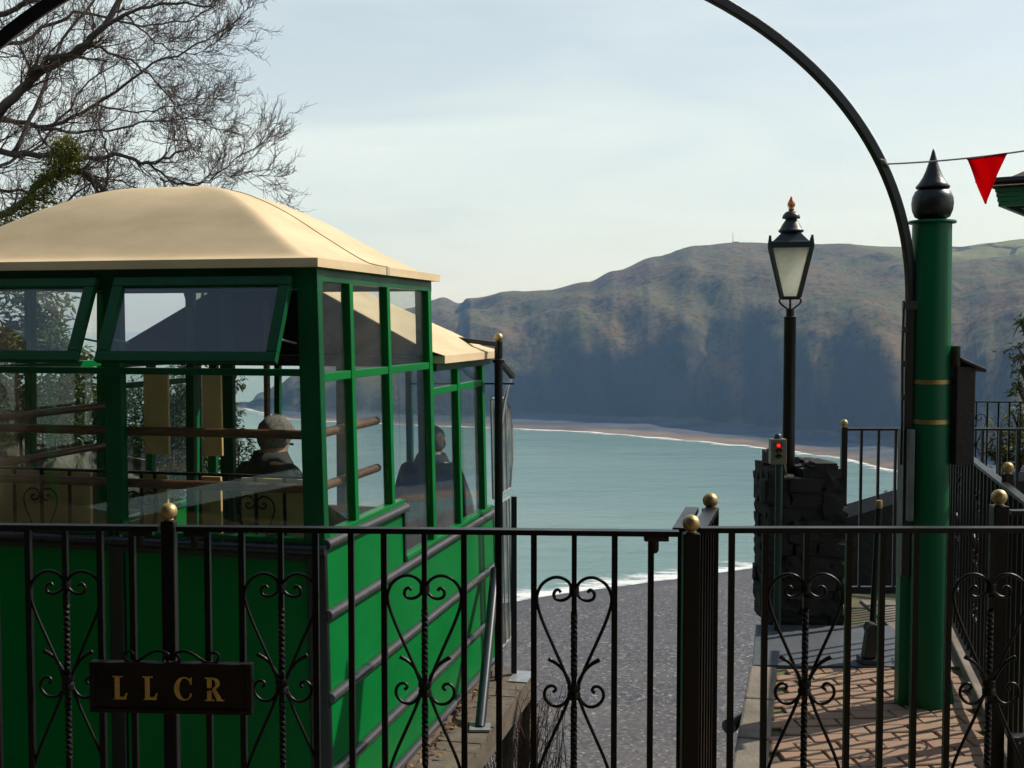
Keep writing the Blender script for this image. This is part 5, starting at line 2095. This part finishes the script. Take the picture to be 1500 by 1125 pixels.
def bush(name, label, base, clumps, nleaf, size, mat, seed, group=None, cat="shrub", dens=3.2):
    rg_ = random.Random(seed)
    base = Vector(base)
    root = empty(name, base)
    tag(root, label, cat, group)
    st, cr_ = MB(), MB()
    for (px, py, Y, rad_) in clumps:
        c = at(px, py, Y)
        mid = base.lerp(c, .5) + Vector((rg_.uniform(-.1, .1), rg_.uniform(-.1, .1), .15))
        st.tube(smooth_path([base + Vector((rg_.uniform(-.08, .08), rg_.uniform(-.08, .08), 0)), mid, c], 4), [.03 - .0025 * i for i in range(9)], 6)
        for _ in range(9):
            v_ = Vector((rg_.gauss(0, 1), rg_.gauss(0, 1), rg_.gauss(0, 1))).normalized() * rad_ * .85
            st.tube([c, c + v_ * .5 + Vector((0, 0, .03)), c + v_], [.008, .006, .003], 4)
        nn = max(40, int(nleaf * dens * (rad_ / .4) ** 2))
        sub = 9
        for _ in range(sub):
            v_ = Vector((rg_.uniform(-1, 1), rg_.uniform(-1, 1), rg_.uniform(-1, 1))) * rad_ * .7
            leaves(cr_, c + v_, rad_ * rg_.uniform(.3, .55), nn // sub, size, rg_)
    st.build("stem", M_bark, root, smooth=True)
    cr_.build("crown", mat, root)
    return root


def gz(px, Y):
    x = (px - 750) / FPX * Y
    return (x, Y, ground_z(x, Y) - .05)


bush("laurel_bush", "yellow-green laurel seen through the car's left window", gz(40, 9.6), [(50, 470, 9.6, .38), (70, 520, 9.4, .36), (20, 520, 9.5, .36), (90, 560, 9.3, .3), (40, 590, 9.4, .36)], 430, .085, M_laurel, 1, "shrubs beside the track")
bush("evergreen_bush", "dark evergreen shrub seen low through the middle of the front windows", gz(215, 10.2), [(140, 600, 10.2, .35), (130, 680, 10.1, .33), (225, 610, 10.4, .42), (255, 660, 10.3, .36), (215, 700, 10.2, .4), (262, 590, 10.5, .3)], 420, .06, M_dark_ev, 2, "shrubs beside the track")
bush("evergreen_bush", "small leafy shrub behind the grey-haired passenger's shoulder", (at(335, 760, 11.0).x, 11.0, ground_z(at(335, 760, 11.0).x, 11.0)), [(350, 665, 11, .2), (330, 690, 11, .22), (352, 700, 11, .2), (335, 600, 11.2, .16), (342, 560, 11.2, .12)], 200, .06, M_dark_ev, 3, "shrubs beside the track")
bush("garden_shrub", "leafy shrub behind the distant scrolled railing at the right edge", (5.0, 11.6, -.05), [(1465, 640, 11.6, .22), (1490, 625, 11.6, .26), (1500, 665, 11.4, .3), (1478, 672, 11.4, .22), (1535, 640, 11.6, .4), (1450, 665, 11.5, .15)], 240, .06, M_laurel, 4, "garden shrubs at the right")
bush("garden_shrub", "sparse twiggy shrub reaching in at the right edge above the railing", (4.2, 8.7, -.08), [(1497, 475, 8.7, .13), (1499, 522, 8.7, .14), (1497, 545, 8.7, .08), (1492, 568, 8.7, .08), (1525, 500, 8.7, .25), (1530, 590, 8.7, .25)], 150, .05, M_laurel, 6, "garden shrubs at the right")
bush("evergreen_bush", "tall dark shrub outside the picture, left of the car", gz(-260, 9.5), [(-150, 560, 9.8, .6), (-260, 480, 9.8, .7), (-350, 620, 9.5, .6), (-100, 640, 9.8, .4)], 300, .08, M_dark_ev, 7, "shrubs beside the track")

bush("evergreen_hedge", "dark dense hedge closing the view low behind the car's left windows", gz(120, 11.8), [(x_, y_, 11.8 + .3 * ((x_ * 7) % 5) / 5, .42) for x_ in range(-90, 330, 50) for y_ in (610 + (x_ % 3) * 10, 680, 750)] + [(285, 590, 11.9, .26), (305, 640, 11.9, .26), (270, 540, 11.9, .2)], 230, .075, M_dark_ev, 9, "shrubs beside the track")

# craggy rock face beside the track on the left
rg = random.Random(8)


def rock_fn(a, b):
    th = a
    p = Vector((-4.2 + .95 * a, 9.1 + .25 * math.sin(a * 9), -1.9 + 2.45 * b))
    n_ = noise.fractal(Vector((p.x * 1.6, p.z * 1.1, 3.0)), .8, 2.1, 6)
    p.y += -.28 * n_ + .35 * b * b
    p.z += .12 * noise.noise(Vector((a * 7, b * 3, 5))) * (1 if b > .5 else b * 2)
    return p


mb = MB().grid(rock_fn, 60, 60, flip=False)


def rock_mat():
    m_, nt_, out_ = new_mat("pale_rock_face")
    p_ = N(nt_, "ShaderNodeBsdfPrincipled", Roughness=.95)
    f_, r_ = noise_fac(nt_, 3, 8, .7, .35, .65, stretch=(1.5, 1.5, .45))
    nt_.links.new(mixc(nt_, f_, (.24, .2, .15), (.07, .065, .04)), p_.inputs['Base Color'])
    b_ = N(nt_, "ShaderNodeBump", Strength=1.0, Distance=.08)
    nt_.links.new(r_, b_.inputs['Height'])
    nt_.links.new(b_.outputs['Normal'], p_.inputs['Normal'])
    nt_.links.new(p_.outputs[0], out_.inputs['Surface'])
    return m_


o = mb.build("rock_crag", rock_mat(), smooth=True)
o.modifiers.new("thick", 'SOLIDIFY').thickness = .3
tag(o, "pale craggy rock seen low through the car's left window", "crag")

def cut_fn(a, b):
    p = Vector((-5.0 - .6 * b - .25 * math.sin(a * 5), 3.1 + 5.6 * a, -2.4 + 6.6 * b))
    n_ = noise.fractal(Vector((p.y * 1.1, p.z * .9, 7.0)), .8, 2.1, 6)
    p.x += .35 * n_
    return p


o = MB().grid(cut_fn, 60, 60, flip=True).build("sky_blocking_rock", rock_mat(), smooth=True)  # added rock wall, keeps sky light off from the left
o.modifiers.new("thick", 'SOLIDIFY').thickness = .5
tag(o, "high unseen rock wall added left of the car to block sky light", "rock wall")

# brown bramble tangle below the boardwalk
br = empty("bramble", (.05, 7.9, ground_z(.05, 7.9)))
tag(br, "bare brown bramble tangle beyond the boardwalk", "bramble")
mb = MB()
rg = random.Random(21)
for i in range(210):
    x = rg.gauss(.02, .22)
    y = rg.uniform(7.2, 8.4)
    p = Vector((x, y, ground_z(x, y) - .05))
    tgt = at(rg.uniform(690, 830), rg.uniform(1000, 1130) + abs(rg.gauss(0, 20)), y)
    d = (tgt - p)
    q1 = p + d * .5 + Vector((rg.uniform(-.1, .1), rg.uniform(-.1, .1), .08))
    tip = tgt + Vector((rg.uniform(-.18, .18), rg.uniform(-.1, .1), rg.uniform(-.1, .02)))
    mb.tube(smooth_path([p, q1, tgt, tip], 3), [.004 - .00028 * k for k in range(10)], 3, caps=False)
mb.build("stem", paint("bramble_stem", (.16, .085, .05), .8, .3, 10), br)

# =====================================================================================================
#  BUILDINGS: station added behind the camera for shade and reflections, roof corner at the right
# =====================================================================================================
stn = empty("added_station", (1.0, -5.0, 0))  # unseen, added to shade the landing and fill window reflections
tag(stn, "unseen tan building added behind the camera for shade and window reflections", "building")
mb = MB()
piers = [(-5.0, -3.4), (-2.4, -1.5), (-.5, .25), (.95, 1.55), (2.5, 3.6), (4.7, 6.5)]
for a, b in piers:
    mb.box(a, b, -4.8, -4.4, 0, 2.5)
mb.box(-5.0, 6.5, -4.8, -4.4, 2.5, 3.3)
mb.box(-5.0, 6.5, -8, -4.81, 0, 3.3)
mb.build("wall", M_wallrender, stn)
for (a, b), (c, d) in zip(piers, piers[1:]):
    MB().box(b, c, -4.72, -4.66, 0, 2.5).build("door", M_greendark, stn)
MB().hexa([(-5.3, -8.3, 3.3), (6.8, -8.3, 3.3), (6.8, -4.0, 3.3), (-5.3, -4.0, 3.3), (-4, -6.6, 4.6), (5.5, -6.6, 4.6), (5.5, -6.0, 4.6), (-4, -6.0, 4.6)]).build("roof", M_slate, stn)

can = empty("sky_blocking_canopy", (-1.5, -1.0, 0))  # added overhead blocker that keeps sky light off the car front
tag(can, "unseen dark boarded canopy added over the landing to block sky light", "canopy")
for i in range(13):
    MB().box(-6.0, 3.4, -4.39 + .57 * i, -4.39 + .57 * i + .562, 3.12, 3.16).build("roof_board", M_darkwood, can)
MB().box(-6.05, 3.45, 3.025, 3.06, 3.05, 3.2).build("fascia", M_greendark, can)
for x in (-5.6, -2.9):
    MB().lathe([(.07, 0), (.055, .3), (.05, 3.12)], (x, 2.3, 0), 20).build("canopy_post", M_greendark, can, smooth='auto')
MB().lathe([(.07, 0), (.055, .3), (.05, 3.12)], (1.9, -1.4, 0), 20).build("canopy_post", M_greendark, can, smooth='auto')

MB().box(-6.0, -5.8, -4.39, 2.9, 0, 3.11).build("added_side_wall", M_darkwood, can)  # added with the canopy to close off light from the left
kio = empty("kiosk", (5.4, 10.6, -.1))
tag(kio, "building with green eaves whose roof corner shows behind the red pennant", "building")
tip = at(1420, 266, 9.0)
ez = tip.z


class KB(MB):
    """boxes turned 34 degrees about the roof corner, so that the left eave runs away to the right"""
    def mesh(self, *a_, **k_):
        c_, s_ = math.cos(R(-34)), math.sin(R(-34))
        self.v = [(3.62 + (x_ - 3.62) * c_ - (y_ - 9.0) * s_, 9.0 + (x_ - 3.62) * s_ + (y_ - 9.0) * c_, z_) for x_, y_, z_ in self.v]
        return MB.mesh(self, *a_, **k_)


KB().box(4.35, 7.2, 9.7, 12.5, -.3, ez - .12).build("wall", M_wallrender, kio)
for k in range(4):                                   # stacked green eaves boards
    i_ = .007 * k
    KB().box(3.70 + i_ + .04, 7.6, 9.06 + i_, 9.10 + i_, ez - .045 - .036 * (k + 1), ez - .045 - .036 * k - .004).build("eaves_board", M_greendark, kio)
    KB().box(3.70 + i_ + .002, 3.74 + i_, 9.06 + i_, 13.0, ez - .045 - .036 * (k + 1), ez - .045 - .036 * k - .004).build("eaves_board", M_greendark, kio)
KB().box(3.86, 7.6, 9.2, 13, ez - .2, ez - .185).build("soffit", M_greendark, kio)
rb = [(3.66, 9.0, ez - .04), (7.8, 9.0, ez - .04), (7.8, 13.1, ez - .04), (3.66, 13.1, ez - .04)]
KB().hexa(rb + [(5.4, 10.7, ez + .95), (6.1, 10.7, ez + .95), (6.1, 11.4, ez + .95), (5.4, 11.4, ez + .95)]).build("roof", paint("brown_roof_shingle", (.12, .075, .045), .85, .4, 10, .6, 30), kio)
l = KB()
l.tube([(3.58, 8.96, ez), (3.7, 8.96, ez - .008), (7.8, 8.96, ez - .01)], [.014, .03, .03], 10)
l.build("gutter", M_black, kio, smooth='auto')

bpy.context.view_layer.update()
